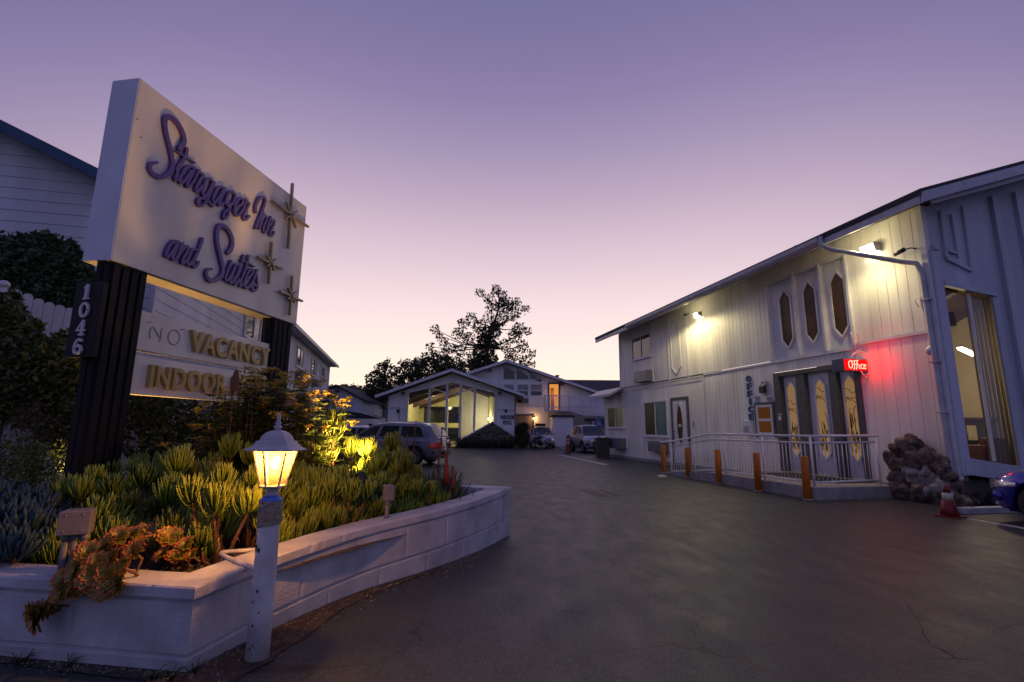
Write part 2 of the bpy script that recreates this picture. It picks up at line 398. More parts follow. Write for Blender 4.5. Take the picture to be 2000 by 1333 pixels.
M['plate']=pm('number_plate',(.6,.6,.62),.5,.1,9)
M['bulb']=em('lantern_bulb',(1,.72,.34),42)
M['flood']=em('flood_lens',(1,.90,.62),14)
M['neonface']=em('neon_face',(1,.006,.006),.9)
M['neontube']=em('neon_tube',(1,.16,.11),4.5)
M['spotlens']=em('spot_lens',(1,.72,.30),10)
M['tube']=em('ceiling_tube',(1,.80,.48),9)
M['litamber']=em('lit_door_glass',(.62,.35,.15),.30)
M['litorange']=em('lit_small_window',(.75,.26,.07),.07)
M['poolbulb']=em('pool_wall_lamp',(1,.86,.50),14)
M['amberbulb']=em('amber_wall_lamp',(1,.52,.16),30)
# asphalt: worn, patched, cracked
def asphalt():
    m,nt,out=_new('asphalt');L=nt.links
    p=N(nt,'ShaderNodeBsdfPrincipled');tc=N(nt,'ShaderNodeTexCoord')
    def nz(sc,det=5,dist=0.0,scale=(1,1,1)):
        mp=N(nt,'ShaderNodeMapping');mp.inputs['Scale'].default_value=scale;mp.inputs['Rotation'].default_value=(0,0,R(12));L.new(tc.outputs['Object'],mp.inputs[0])
        n=N(nt,'ShaderNodeTexNoise');n.inputs['Scale'].default_value=sc;n.inputs['Detail'].default_value=det;n.inputs['Distortion'].default_value=dist
        L.new(mp.outputs[0],n.inputs[0]);return n
    a=nz(.55,6,.8,(1,.35,1));b=nz(3.5,6,.3,(1,.5,1));c=nz(62,4)
    r=N(nt,'ShaderNodeValToRGB');e=r.color_ramp.elements;e[0].position=.15;e[0].color=(.019,.0245,.0255,1);e[1].position=.88;e[1].color=(.034,.044,.0455,1)
    mx=N(nt,'ShaderNodeMix',data_type='FLOAT');mx.inputs[0].default_value=.45;L.new(a.outputs['Fac'],mx.inputs[2]);L.new(b.outputs['Fac'],mx.inputs[3]);L.new(mx.outputs[0],r.inputs[0])
    # aggregate speckle
    sr=N(nt,'ShaderNodeMapRange');sr.inputs[1].default_value=.38;sr.inputs[2].default_value=.64;sr.inputs[3].default_value=.35;sr.inputs[4].default_value=1.75;L.new(c.outputs['Fac'],sr.inputs[0])
    m2=N(nt,'ShaderNodeMix',data_type='RGBA',blend_type='MULTIPLY');m2.inputs[0].default_value=1;L.new(r.outputs[0],m2.inputs[6]);L.new(sr.outputs[0],m2.inputs[7])
    sp_=nz(1.9,2,.2);sr2=N(nt,'ShaderNodeMapRange');sr2.inputs[1].default_value=.66;sr2.inputs[2].default_value=.74;sr2.inputs[3].default_value=1;sr2.inputs[4].default_value=.5;L.new(sp_.outputs['Fac'],sr2.inputs[0])
    md=nz(26,5,.4,(1,.6,1));mr=N(nt,'ShaderNodeMapRange');mr.inputs[1].default_value=.35;mr.inputs[2].default_value=.65;mr.inputs[3].default_value=.68;mr.inputs[4].default_value=1.25;L.new(md.outputs['Fac'],mr.inputs[0])
    mm=N(nt,'ShaderNodeMath',operation='MULTIPLY');L.new(sr2.outputs[0],mm.inputs[0]);L.new(mr.outputs[0],mm.inputs[1])
    m2b=N(nt,'ShaderNodeMix',data_type='RGBA',blend_type='MULTIPLY');m2b.inputs[0].default_value=1;L.new(m2.outputs[2],m2b.inputs[6]);L.new(mm.outputs[0],m2b.inputs[7]);m2=m2b
    # cracks
    wp=nz(1.7,4);vm=N(nt,'ShaderNodeVectorMath',operation='MULTIPLY_ADD');vm.inputs[1].default_value=(.9,.9,0);L.new(wp.outputs['Color'],vm.inputs[0]);L.new(tc.outputs['Object'],vm.inputs[2])
    vo=N(nt,'ShaderNodeTexVoronoi',feature='DISTANCE_TO_EDGE');vo.inputs['Scale'].default_value=.42;L.new(vm.outputs[0],vo.inputs[0])
    ck=N(nt,'ShaderNodeMapRange');ck.inputs[1].default_value=.002;ck.inputs[2].default_value=.010;L.new(vo.outputs['Distance'],ck.inputs[0])
    gate=nz(.33,2);gr=N(nt,'ShaderNodeMapRange');gr.inputs[1].default_value=.485;gr.inputs[2].default_value=.54;L.new(gate.outputs['Fac'],gr.inputs[0])
    inv=N(nt,'ShaderNodeMath',operation='SUBTRACT');inv.inputs[0].default_value=1;L.new(gr.outputs[0],inv.inputs[1])
    mxx=N(nt,'ShaderNodeMath',operation='MAXIMUM');L.new(ck.outputs[0],mxx.inputs[0]);L.new(inv.outputs[0],mxx.inputs[1])
    m3=N(nt,'ShaderNodeMix',data_type='RGBA',blend_type='MIX');L.new(mxx.outputs[0],m3.inputs[0]);m3.inputs[6].default_value=(.008,.008,.008,1);L.new(m2.outputs[2],m3.inputs[7])
    L.new(m3.outputs[2],p.inputs['Base Color'])
    rr=N(nt,'ShaderNodeMapRange');rr.inputs[1].default_value=.3;rr.inputs[2].default_value=.7;rr.inputs[3].default_value=.47;rr.inputs[4].default_value=.60;L.new(b.outputs['Fac'],rr.inputs[0]);L.new(rr.outputs[0],p.inputs['Roughness'])
    ah=N(nt,'ShaderNodeMath',operation='MULTIPLY_ADD');ah.inputs[1].default_value=.12;L.new(b.outputs['Fac'],ah.inputs[0]);L.new(c.outputs['Fac'],ah.inputs[2])
    bp=N(nt,'ShaderNodeBump');bp.inputs['Strength'].default_value=.55;bp.inputs['Distance'].default_value=.006;L.new(ah.outputs[0],bp.inputs['Height']);L.new(bp.outputs[0],p.inputs['Normal'])
    L.new(p.outputs[0],out.inputs[0]);return m
M['asphalt']=asphalt()
# ================================================================== ground, hill
g=MB()
g.add([(-400,-60,0),(400,-60,0),(400,700,0),(-400,700,0)],[(0,1,2,3)])
tag(g.build('parking_lot',M['asphalt']),kind='structure')
# dark patch and faint lines in the asphalt
def sheet(name,pts,z,mat,label=None):
    mb=MB();mb.add([(p[0],p[1],z) for p in pts],[tuple(range(len(pts)))]);return tag(mb.build(name,mat),kind='structure')
def gp(*l): return [G(a,b) for a,b in l]
sheet('road_marking',gp((1130,958),(1150,957),(1195,971),(1172,972)),.004,M['asphalt_dark'])
sheet('road_marking',gp((1165,958),(1177,958),(1218,970),(1202,970)),.004,M['asphalt_dark'])
sheet('road_marking',gp((1888,1014),(1898,1014),(2060,1041),(2060,1045)),.004,M['pale'])
sheet('road_marking',gp((1090,889),(1098,889),(1190,908),(1180,909)),.004,M['pale'])
sheet('road_marking',gp((1079,868),(1083,868),(1104,876),(1100,877)),.004,M['pale'])
sheet('road_marking',gp((1282,929),(1296,927),(1303,932),(1290,933)),.004,M['pale'])
ck_=random.Random(12)
def crack(pts,w=.010):
    P=[G(*p) for p in pts];Q=[]
    for a,b in zip(P,P[1:]):
        n=max(2,int((b-a).length/.035))
        for i in range(n): q=a.lerp(b,i/n);Q.append(Vector((q.x+ck_.gauss(0,.009),q.y+ck_.gauss(0,.009),.003)))
    Q.append(P[-1]);vs=[];m=len(Q)
    for i,q in enumerate(Q):
        d=(Q[min(i+1,m-1)]-Q[max(i-1,0)]);d.z=0;d.normalize();ww=w*.5*ck_.uniform(.35,1.2)*min(1,min(i,m-1-i)/3+.15)
        vs+=[(q.x-d.y*ww,q.y+d.x*ww,.003),(q.x+d.y*ww,q.y-d.x*ww,.003)]
    mb=MB();mb.add(vs,[(2*i,2*i+2,2*i+3,2*i+1) for i in range(m-1)]);tag(mb.build('road_crack',M['asphalt_dark']),kind='structure')
for pts in ([(1278,1051),(1312,1049),(1340,1045),(1357,1040),(1376,1043)],[(1334,1029),(1346,1038),(1353,1042)],[(1376,1030),(1381,1044)],[(1768,1176),(1782,1195),(1796,1220),(1806,1240),(1811,1255),(1801,1259)],[(1811,1255),(1832,1266),(1862,1281),(1880,1300)],[(1782,1195),(1812,1190),(1845,1196)],[(1935,1237),(1968,1224),(2010,1214)],[(1640,1150),(1672,1163),(1700,1168)],[(1808,1286),(1850,1289),(1905,1285)],[(1180,1085),(1200,1095),(1196,1110)],[(1080,1190),(1110,1196),(1150,1194)]): crack(pts)
h=MB();pr=[];nx=60
for i in range(nx+1):
    x=-190+i*(330/nx)
    zz=17+5*mnoise.noise(Vector((x*.02,3,0)))+2*mnoise.noise(Vector((x*.07,9,0)))
    zz*=max(.12,min(1,(60-x)/110))
    pr.append((x,zz))
vs=[];fs=[]
for x,zz in pr: vs+=[(x,150,-1),(x,185,max(0,zz*.72)),(x,230,zz),(x,330,-1)]
for i in range(nx):
    for k in range(3): a=4*i+k;fs.append((a,a+4,a+5,a+1))
h.add(vs,fs,0,True);tag(h.build('hill',M['hill']),kind='structure')
def leafquads(mb,c,r,n,size,rg,mi=0,flat=1.0,hang=0.0,fill=.45):
    """n small leaf faces through a lumpy volume"""
    for _ in range(n):
        while True:
            q=Vector((rg.uniform(-1,1),rg.uniform(-1,1),rg.uniform(-1,1)))
            if q.length<1: break
        if q.length>1e-6: q=q.normalized()*(q.length**fill)
        p=Vector((c[0]+q.x*r[0],c[1]+q.y*r[1],c[2]+q.z*r[2]))
        a=Vector((rg.gauss(0,1),rg.gauss(0,1),rg.gauss(0,1)*flat-hang)).normalized()
        b=a.cross(Vector((rg.gauss(0,1),rg.gauss(0,1),rg.gauss(0,1)))).normalized()
        cc=a.cross(b);s=size*rg.uniform(.6,1.35)
        mb.add([p,p+a*s*.5+b*s*.3+cc*s*.08,p+a*s,p+a*s*.5-b*s*.3+cc*s*.08],[(0,1,2,3)],mi)
rg=random.Random(3);wd=MB()
for i in range(230):
    x=rg.uniform(-110,-5);zz=17+5*mnoise.noise(Vector((x*.02,3,0)))+2*mnoise.noise(Vector((x*.07,9,0)))
    zz*=max(.12,min(1,(60-x)/110))
    k=rg.uniform(.1,1)
    leafquads(wd,(x,228-20*(1-k),zz*(.86+.14*k)+.3),(1.6,1.6,rg.uniform(.8,1.8)),22,1.0,rg)
tag(wd.build('woods',M['tree']),kind='stuff')
# ================================================================== office building (right)
AZF=R(102.55)                       # direction along the facade, away from the street
FU=Vector((math.cos(AZF),math.sin(AZF),0));FN=Vector((-FU.y,FU.x,0))
FO=-FN*11.45                        # foot of the facade plane (local x = along, y = out towards the drive)
def FW(s,o,z): return FO+FU*s+FN*o+Vector((0,0,z))
def fpx(px,py,off=0):
    P=FO+FN*off; s,z=inplane(px,py,(P.x,P.y),AZF); return s,z
OB=thing('motel_office','two storey white board sided office building with a sloping eave and tall doors','building',FO,AZF)
S0,S1,S2=8.3,24.5,26.75
w=MB()
# upper storey boards, leaving the three tall panels; lower storey boards, leaving the doors
w.siding(10.34,S1,6.20,6.66,0,1,.25)
w.siding(S0,10.34,3.76,6.66,0,1,.25);w.siding(13.28,S1,3.68,6.20,0,1,.2)
w.siding(S0,10.30,.30,3.70,0,1,.27);w.siding(13.28,S1,.14,3.60,0,1,.2);w.siding(10.30,13.28,3.30,3.66,0,1,.2)
w.siding(S1,S2,.14,3.6,.0,1,.2)
w.extr([(S2-.02,-.001,.14),(S2-.02,-6,.14),(S2-.02,-6,5.2),(S2-.02,-.001,3.6)],(.02,0,0));w.extr([(S1-.02,-.02,3.5),(S1-.02,-6.2,3.5),(S1-.02,-6.2,8.6),(S1-.02,-.02,6.5)],(.021,0,0))
w.build('wall',M['siding'],OB)
f=MB();f.box(13.28,S2,-.3,.03,-.05,.14);f.box(S0+.2,10.3,-.3,-.01,-.05,.3);f.build('foundation',M['concrete'],OB)
t=MB()
t.box(S0-.02,10.30,.0,.04,3.69,3.77);t.box(13.3,17.0,.0,.035,3.60,3.66);t.box(17.06,S1,.0,.03,3.57,3.62)
t.box(10.30,13.32,.0,.05,3.60,3.68);t.box(S0-.03,S0+.10,-.08,.045,.35,6.62);t.box(S1-.08,S1+.02,-.05,.03,3.6,6.6)
t.box(16.98,17.06,.0,.035,.3,3.60)
t.build('trim',M['trim'],OB)
# ---- roof
rf=MB()
def roofz(o): return 6.43+(1.0-o)*.34
def slab(mb,s0,s1,o0,o1,th,z=lambda o:roofz(o),dz=0):
    mb.extr([(s0,o0,z(o0)+dz),(s0,o1,z(o1)+dz),(s0,o1,z(o1)+dz-th),(s0,o0,z(o0)+dz-th)],(s1-s0,0,0))
slab(rf,7.5,S1+.9,1.04,-6.2,.13,dz=.12);
rf.extr([(7.5,-6.202,roofz(-6.2)+.12),(7.5,-13,6.4),(7.5,-13,6.34),(7.5,-6.202,roofz(-6.2)-.01)],(S1-6.5,0,0))
roof=rf.build('roof',M['shingle'],OB)
so_=MB();slab(so_,7.6,S1+.85,.95,-6.2,.06,dz=-.03);so_.build('soffit',M['trim'],roof)
fa=MB();fa.box(7.55,S1+.9,.97,1.02,6.24,6.47)
fa.extr([(7.47,1.02,6.24),(7.47,1.02,6.46),(7.47,-6.2,roofz(-6.2)+.02),(7.47,-6.2,roofz(-6.2)-.20)],(.05,0,0))
fa.extr([(7.62,.6,6.30),(7.62,.6,6.42),(7.62,-6.2,roofz(-6.2)-.2),(7.62,-6.2,roofz(-6.2)-.34)],(.04,0,0))
fa.build('fascia',M['gutter'],roof)
gu=MB();gu.extr([(10.05,1.025,6.44),(10.05,1.16,6.44),(10.05,1.15,6.34),(10.05,1.10,6.27),(10.05,1.025,6.27)],(11.3,0,0));gu.build('gutter',M['gutter'],roof)
pv=MB();pv.lathe([(.09,0),(.09,.45)],12,(13.3,-1.3,7.1));pv.lathe([(.17,.38),(.17,.46),(.05,.56)],12,(13.3,-1.3,7.1));pv.build('roof_vent',M['black'],roof)
# lean-to roof at the far end
lr=MB();lr.extr([(S1-.3,.02,3.72),(S1-.3,.75,3.36),(S1-.3,.75,3.24),(S1-.3,.02,3.60)],(S2-S1+.9,0,0));lr.build('side_roof',M['gutter'],OB)
# ---- downspout
ds=MB();ds.tube([(10.0,1.1,6.44),(10.0,1.09,6.22),(9.85,.98,6.06),(8.75,.18,5.42),(8.48,.10,5.30),(8.40,.09,5.05),(8.37,.09,.75),(8.36,.10,.55),(8.30,.22,.34),(8.16,.52,.22)],[.055]*10,10)
for z in (4.4,3.0,1.9): ds.box(8.29,8.46,-.0,.16,z,z+.03)
ds.build('downspout',M['gutter'],OB)
# ---- window builder on the facade
def win(parent,s0,s1,z0,z1,mats,split=.5,fw=.06,name='window',sill=True,off=.0,sg=1,rev=False):
    fr=MB();y0,y1=off,off+sg*.05
    ya,yb=min(y0,y1),max(y0,y1)
    fr.box(s0-fw,s0,ya,yb,z0-fw,z1+fw);fr.box(s1,s1+fw,ya,yb,z0-fw,z1+fw)
    fr.box(s0,s1,ya,yb,z1,z1+fw);fr.box(s0,s1,ya,yb,z0-fw,z0)
    sm=s0+(s1-s0)*split
    fr.box(sm-.022,sm+.022,ya,yb,z0,z1)
    if sill: fr.box(s0-fw-.04,s1+fw+.04,min(off,off+sg*.09),max(off,off+sg*.09),z0-fw-.05,z0-fw-.003)
    o=fr.build(name,M['trim'],parent)
    for a,b,mm in ((s0,sm-.022,mats[0]),(sm+.022,s1,mats[1])):
        p=MB();p.box(a,b,off+min(0,sg*.018)+.001,off+max(.001,sg*.018)+.001,z0,z1);p.build('pane',mm,o)
    return o
win(OB,21.05,22.9,5.02,6.02,(M['pane'],M['pane']),.5,.07)
win(OB,19.85,21.85,1.27,2.74,(M['curtain'],M['panedull']),.5,.07)
win(OB,24.2,26.15,1.64,2.64,(M['curtain'],M['panedull']),.52,.07)
# ---- decorative blind panel with a long hexagon
dp=MB();dp.box(17.98,18.06,.0,.035,3.63,6.4);dp.box(19.44,19.52,.0,.035,3.63,6.4)
hx=[(18.88,6.22),(19.24,5.92),(19.24,4.15),(18.88,3.84),(18.53,4.15),(18.53,5.92)]
for i in range(6): a,b=hx[i],hx[(i+1)%6];dp.beam((a[0],.022,a[1]),(b[0],.022,b[1]),.05,.04,(0,1,0))
dp.build('wall_panel',M['trim'],OB)
# ---- tall upper panels with hexagon windows
up=MB();up.box(10.34,13.28,-.16,-.06,3.66,6.2);up.build('window_panel',M['door'],OB)
fn=MB()
for s in (10.30,11.16,12.12,13.24): fn.box(s,s+.07,-.058,.075,3.682,6.2)
fn.box(10.37,13.24,-.058,.05,6.13,6.2)
fn.build('window_fin',M['trim'],OB)
def hexwin(parent,c,hw,zb,zt,zs,yf,glassm,name,lead=False):
    P=[(c,zt),(c+hw,zt-zs),(c+hw,zb+zs),(c,zb),(c-hw,zb+zs),(c-hw,zt-zs)]
    o=MB()
    for i in range(6):
        a,b=P[i],P[(i+1)%6];o.beam((a[0],yf+.025,a[1]),(b[0],yf+.025,b[1]),.05,.055,(0,1,0))
    ob=o.build(name,M['trim'],parent)
    p=MB();p.extr([(q[0],yf+.004,q[1]) for q in P],(0,.010,0));p.build('pane',glassm,ob)
    return ob
for c in (12.62,11.68,10.72): hexwin(OB,c,.23,3.98,5.84,.29,-.06,M['panebrown'],'hexagon_window')
# ---- entrance doors
dr=MB();dr.box(10.30,10.46,-.2,.05,.30,3.28);dr.box(11.02,11.27,-.2,.02,.30,3.2);dr.box(12.11,12.43,-.2,.02,.30,3.2);dr.box(13.06,13.28,-.2,.06,.30,3.28);dr.box(10.46,13.06,-.2,.05,3.16,3.28)
dr.build('door_frame',M['olive'],OB)
rr=random.Random(5)
for k,(c,a,b) in enumerate(((10.74,10.46,11.02),(11.69,11.27,12.11),(12.76,12.43,13.06))):
    d=MB();d.box(a,b,-.19,-.13,.32,3.16);do=d.build('door',M['door'],OB)
    hb=hexwin(do,c,.185,.70,3.02,.24,-.13,M['litamber'],'hexagon_window')
    le=MB();yy=-.112
    def st(pts,wd): ribbon(le,pts,wd,yy,yy+.008+rr.random()*.003,4)
    # reeds
    for j in range(7):
        x=c+rr.uniform(-.13,.13);top=rr.uniform(1.3,2.2)-.1*k
        st([(x,.95),(x+rr.uniform(-.05,.05),1.2),(x+rr.uniform(-.07,.07),top-.2),(max(c-.16,min(c+.16,x+rr.uniform(-.08,.08))),top)],rr.uniform(.008,.015))
        if j<4:
            zz=top-.02;st([(x*.5+c*.5,zz-.26),(x*.5+c*.5+.015,zz-.12),(x*.5+c*.5+.02,zz)],.026)
    for j in range(3):
        x=c+rr.uniform(-.1,.1);z=rr.uniform(1.1,1.6);st([(x,z),(x+.08*rr.choice((-1,1)),z+.22)],.016)
    z=rr.uniform(2.1,2.5);st([(c-.175,z),(c-.05,z+.05),(c+.06,z+.02),(c+.175,z+.06)],.012)
    st([(c-.175,z+.22),(c-.04,z+.16),(c+.05,z+.27),(c+.175,z+.3)],.014);st([(c-.12,z-.1),(c-.02,z+.0),(c+.05,z-.02),(c+.1,z+.08),(c+.16,z-.04)],.012)
    le.build('leadwork',M['lead'],hb)
kn=MB();kn.blob((11.33,-.10,1.35),.035,1,0);kn.build('door_knob',M['chrome'],OB)
# ---- plain door with an oval light, at the far left
dfr=MB();dfr.box(18.12,18.26,-.02,.05,.14,2.86);dfr.box(19.32,19.46,-.02,.05,.14,2.86);dfr.box(18.26,19.32,-.02,.05,2.74,2.86);dfr.build('side_door_frame',M['olive'],OB)
d=MB();d.box(18.26,19.32,.0,.03,.14,2.74)
ov=[(18.79+.24*math.cos(a),1.72+.80*math.sin(a)) for a in [2*math.pi*i/28 for i in range(28)]]
sd=d.build('side_door',M['door'],OB)
o=MB()
for i in range(28): a,b=ov[i],ov[(i+1)%28];o.beam((a[0],.04,a[1]),(b[0],.04,b[1]),.035,.03,(0,1,0))
for pts in ([(18.5,2.3),(18.6,2.52),(18.79,2.62),(18.98,2.52),(19.08,2.3)],): ribbon(o,pts,.025,.031,.05,5)
ovo=o.build('oval_frame',M['trim'],sd)
p=MB();p.extr([(q[0],.032,q[1]) for q in ov],(0,.006,0));p.build('oval_pane',M['panebrown'],sd)
p=MB();p.box(18.70,18.90,.040,.046,1.62,1.74);p.build('door_notice',M['paper'],sd)
for z_ in (1.25,1.45): p=MB();p.blob((19.22,.06,z_),.035,2,0);p.build('side_door_knob',M['chrome'],sd)
# ---- air conditioners in the wall
def ac(s0,s1,z0,z1,d=.34):
    b=MB();b.box(s0,s1,0,d,z0,z1);ob=b.build('air_conditioner',M['metalbox'],OB,.012)
    g2=MB()
    for i in range(9):
        z=z0+.05+(z1-z0-.1)*i/8;g2.box(s0+.04,s1-.04,d+.001,d+.012,z-.012,z+.012)
    g2.build('louvre',M['curtgrey'],ob)
    hd=MB();hd.box(s0-.05,s1+.05,0,.05,z1+.004,z1+.07);hd.box(s0-.06,s0-.005,0,.05,z0,z1);hd.box(s1+.005,s1+.06,0,.05,z0,z1);hd.build('collar',M['trim'],ob)
ac(20.95,22.2,3.74,4.26);ac(19.75,21.1,.52,.98);ac(23.95,25.4,.52,1.03)
# ---- small service window beside the doors
sv=MB();sv.box(13.45,13.53,0,.05,1.37,2.33);sv.box(14.11,14.19,0,.05,1.37,2.33);sv.box(13.53,14.11,0,.05,2.25,2.33);sv.box(13.53,14.11,0,.05,1.37,1.45);sv.box(13.53,14.11,0,.05,1.80,1.88);svo=sv.build('service_window',M['trim'],OB)
for za_,zb__ in ((1.45,1.80),(1.88,2.25)): sv=MB();sv.box(13.53,14.11,.001,.02,za_,zb__);sv.build('pane',M['litorange'],svo)
x=MB();x.box(13.36,13.44,.0,.06,1.30,2.40);x.box(14.20,14.24,.0,.06,1.30,2.40);x.box(13.44,14.20,.0,.06,2.33,2.40);x.build('window_rail',M['olive'],OB)
# ---- conduit and corner bits
for P_ in ([(10.2,.03,3.72),(10.15,.10,3.95),(10.28,.16,4.05),(10.2,.2,3.7)],[(8.62,.03,4.6),(8.66,.06,4.45),(8.6,.03,4.3)]): c_=MB();c_.tube(P_,.012,6);c_.build('conduit',M['trim'],OB)
c_=MB();c_.tube([(24.3,.04,3.46),(17.1,.04,3.5)],.014,6);c_.build('conduit',M['trim'],OB)
# ---- end wall with the lit office window (local plane x = S0, e measured into the block)
def E_(e,z,d=0): return (S0-d,-e,z)
ew=MB()
def eq(e0,e1,z0a,z0b,z1a,z1b,d=0): ew.add([E_(e0,z0a,d),E_(e1,z0b,d),E_(e1,z1b,d),E_(e0,z1a,d)],[(0,1,2,3)])
RZ=lambda e:6.58+e*.34
eq(0,.25,.66,.62,RZ(0),RZ(.25));eq(1.66,5.2,.47,.0,RZ(1.66),RZ(5.2))
eq(.25,1.66,.62,.47,.97,.75);eq(.25,1.66,4.74,4.58,RZ(.25),RZ(1.66))
ew.add([E_(5.2,0),E_(10,0),E_(10,RZ(5.2)-1.4),E_(5.2,RZ(5.2))],[(0,1,2,3)])
ew.build('end_wall',M['endshade'],OB)
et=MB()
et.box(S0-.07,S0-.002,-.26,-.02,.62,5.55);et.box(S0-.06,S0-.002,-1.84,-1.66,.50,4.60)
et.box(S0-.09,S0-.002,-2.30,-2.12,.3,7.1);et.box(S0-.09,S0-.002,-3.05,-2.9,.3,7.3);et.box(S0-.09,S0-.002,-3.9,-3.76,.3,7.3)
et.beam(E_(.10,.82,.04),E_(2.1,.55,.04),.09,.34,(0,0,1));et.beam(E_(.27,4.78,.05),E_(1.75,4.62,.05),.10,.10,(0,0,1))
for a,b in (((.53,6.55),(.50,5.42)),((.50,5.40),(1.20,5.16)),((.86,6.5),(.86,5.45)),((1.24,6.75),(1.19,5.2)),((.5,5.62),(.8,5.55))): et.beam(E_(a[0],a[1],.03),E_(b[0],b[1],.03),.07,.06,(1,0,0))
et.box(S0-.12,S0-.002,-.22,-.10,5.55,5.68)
et.build('end_trim',M['endshade'],OB)
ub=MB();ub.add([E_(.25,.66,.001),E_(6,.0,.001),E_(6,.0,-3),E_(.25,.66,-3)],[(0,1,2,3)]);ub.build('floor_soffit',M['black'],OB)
gw=MB();gw.add([E_(.25,.97,-.05),E_(1.66,.75,-.05),E_(1.66,4.58,-.05),E_(.25,4.74,-.05)],[(0,1,2,3)]);gwo=gw.build('office_window',M['glass'],OB)
mu=MB();mu.beam(E_(1.06,4.62,-.03),E_(1.06,.90,-.03),.05,.05,(1,0,0));mu.build('mullion',M['trim'],gwo)
vb=MB()
for i in range(19):
    e=1.10+i*.065;vb.add([E_(e,.8,-.14-.02*(i%2)),E_(e+.068,.8,-.15),E_(e+.068,4.62,-.15),E_(e,4.62,-.14-.02*(i%2))],[(0,1,2,3)])
vb.build('vertical_blind',M['blindtan'],gwo)
# interior shell: floor, back wall, side walls, raked ceiling
sh=MB();x0,x1=S0+.02,S0+3.6
def iq(*p): sh.add(p,[(0,1,2,3)])
iq((x1,-.26,.5),(x1,-5,.5),(x1,-5,6.6),(x1,-.26,6.6))
iq((x0,-.26,.5),(x1,-.26,.5),(x1,-.26,6.4),(x0,-.26,6.4));iq((x0,-5,.5),(x1,-5,.5),(x1,-5,7),(x0,-5,7));sh.build('room_wall',M['tan'],OB)
sh=MB();iq((x0,-.26,5.6),(x1,-.26,4.2),(x1,-5,4.6),(x0,-5,6.0));sh.beam((x0+.4,-1.2,4.9),(x1,-1.2,3.85),.16,.32);sh.beam((x0,-.45,4.0),(x1-.1,-2.8,3.3),.14,.34);sh.build('room_ceiling',M['wood'],OB)
sh=MB();iq((x0,-.26,.52),(x1,-.26,.52),(x1,-5,.52),(x0,-5,.52));sh.build('room_floor',M['wood'],OB)
def onp(px,py,depth):       # point on a plane parallel to the end wall, depth metres inside it -> local coordinates
    A=FW(S0+depth,0,0); s,z=inplane(px,py,(A.x,A.y),AZF-math.pi/2); return s,z   # s = into the block
cl=thing('ceiling_light','bright strip light hanging from the office ceiling behind the big window','ceiling light',FO,AZF)
e1,za=onp(1874,681,1.2);e2,zb=onp(1903,694,1.2)
b=MB();b.beam((S0+1.2,-e1,za),(S0+1.2,-e2,zb),.10,.05);b.build('tube',M['tube'],cl)
b=MB();b.beam((S0+1.2,-e1,za+.06),(S0+1.2,-e2,zb+.06),.16,.05);b.tube([(S0+1.2,-e2,zb+.05),(S0+1.2,-e2,zb+.6)],.012,6);b.build('housing',M['trim'],cl)
light('office_light','POINT',FW(S0+1.25,-(e1+e2)/2,za-.18),75,(1,.76,.44),size=.15)
pf=thing('framed_picture','dark framed landscape picture hanging on the lit office wall','picture',FO,AZF)
a=onp(1872,760,3.5);b_=onp(1902,783,3.5)
b=MB();b.box(x1-.06,x1-.01,-b_[0],-a[0],b_[1],a[1]);b.build('frame',M['black'],pf)
b=MB();b.box(x1-.075,x1-.062,-b_[0]+.06,-a[0]-.06,b_[1]+.06,a[1]-.06);b.build('print',pm('print_grey',(.25,.24,.18),.6,.7,6),pf)
vs_=thing('wall_niche','small dark recess in the lit office wall above the picture','niche',FO,AZF)
a=onp(1896,727,3.5);b_=onp(1907,747,3.5);b=MB();b.box(x1-.03,x1-.012,-b_[0],-a[0],b_[1],a[1]);b.build('panel',M['wood'],vs_)
dk=thing('reception_desk','dark high reception desk with papers inside the office window','desk',FO,AZF)
a=onp(1868,795,2.6);b_=onp(1912,860,2.6)
b=MB();b.box(S0+2.5,S0+3.2,-b_[0]-.5,-a[0]+.4,.52,b_[1]+.55);b.build('body',M['black'],dk)
b=MB();b.box(S0+2.4,S0+3.25,-b_[0]-.5,-a[0]+.45,b_[1]+.56,b_[1]+.62);b.build('top',M['wood'],dk)
b=MB();b.box(S0+2.45,S0+2.49,-b_[0]+.25,-a[0]-.1,b_[1]+.0,b_[1]+.4);b.build('screen',M['tan'],dk)
ar=thing('armchair','floral upholstered armchair inside the office window','armchair',FO,AZF)
a=onp(1905,855,.75);b_=onp(1945,900,.75)
b=MB();b.box(S0+.55,S0+1.3,-b_[0]-.1,-a[0]+.05,.52,b_[1]+.22);b.build('seat',M['floral'],ar,.06)
b=MB();b.box(S0+.5,S0+.70,-b_[0]-.12,-a[0]+.03,.6,a[1]);b.build('backrest',M['floral'],ar,.07)
for yy in (-b_[0]-.2,-a[0]+.02):
    b=MB();b.box(S0+.5,S0+1.25,yy,yy+.13,.52,b_[1]+.36);b.build('armrest',M['floral'],ar,.05)
# dark low wall and rubble under the overhanging end
db=MB();db.box(S0+.25,S0+.5,-9,-.4,0,.6);db.build('crawl_wall',M['black'],OB)
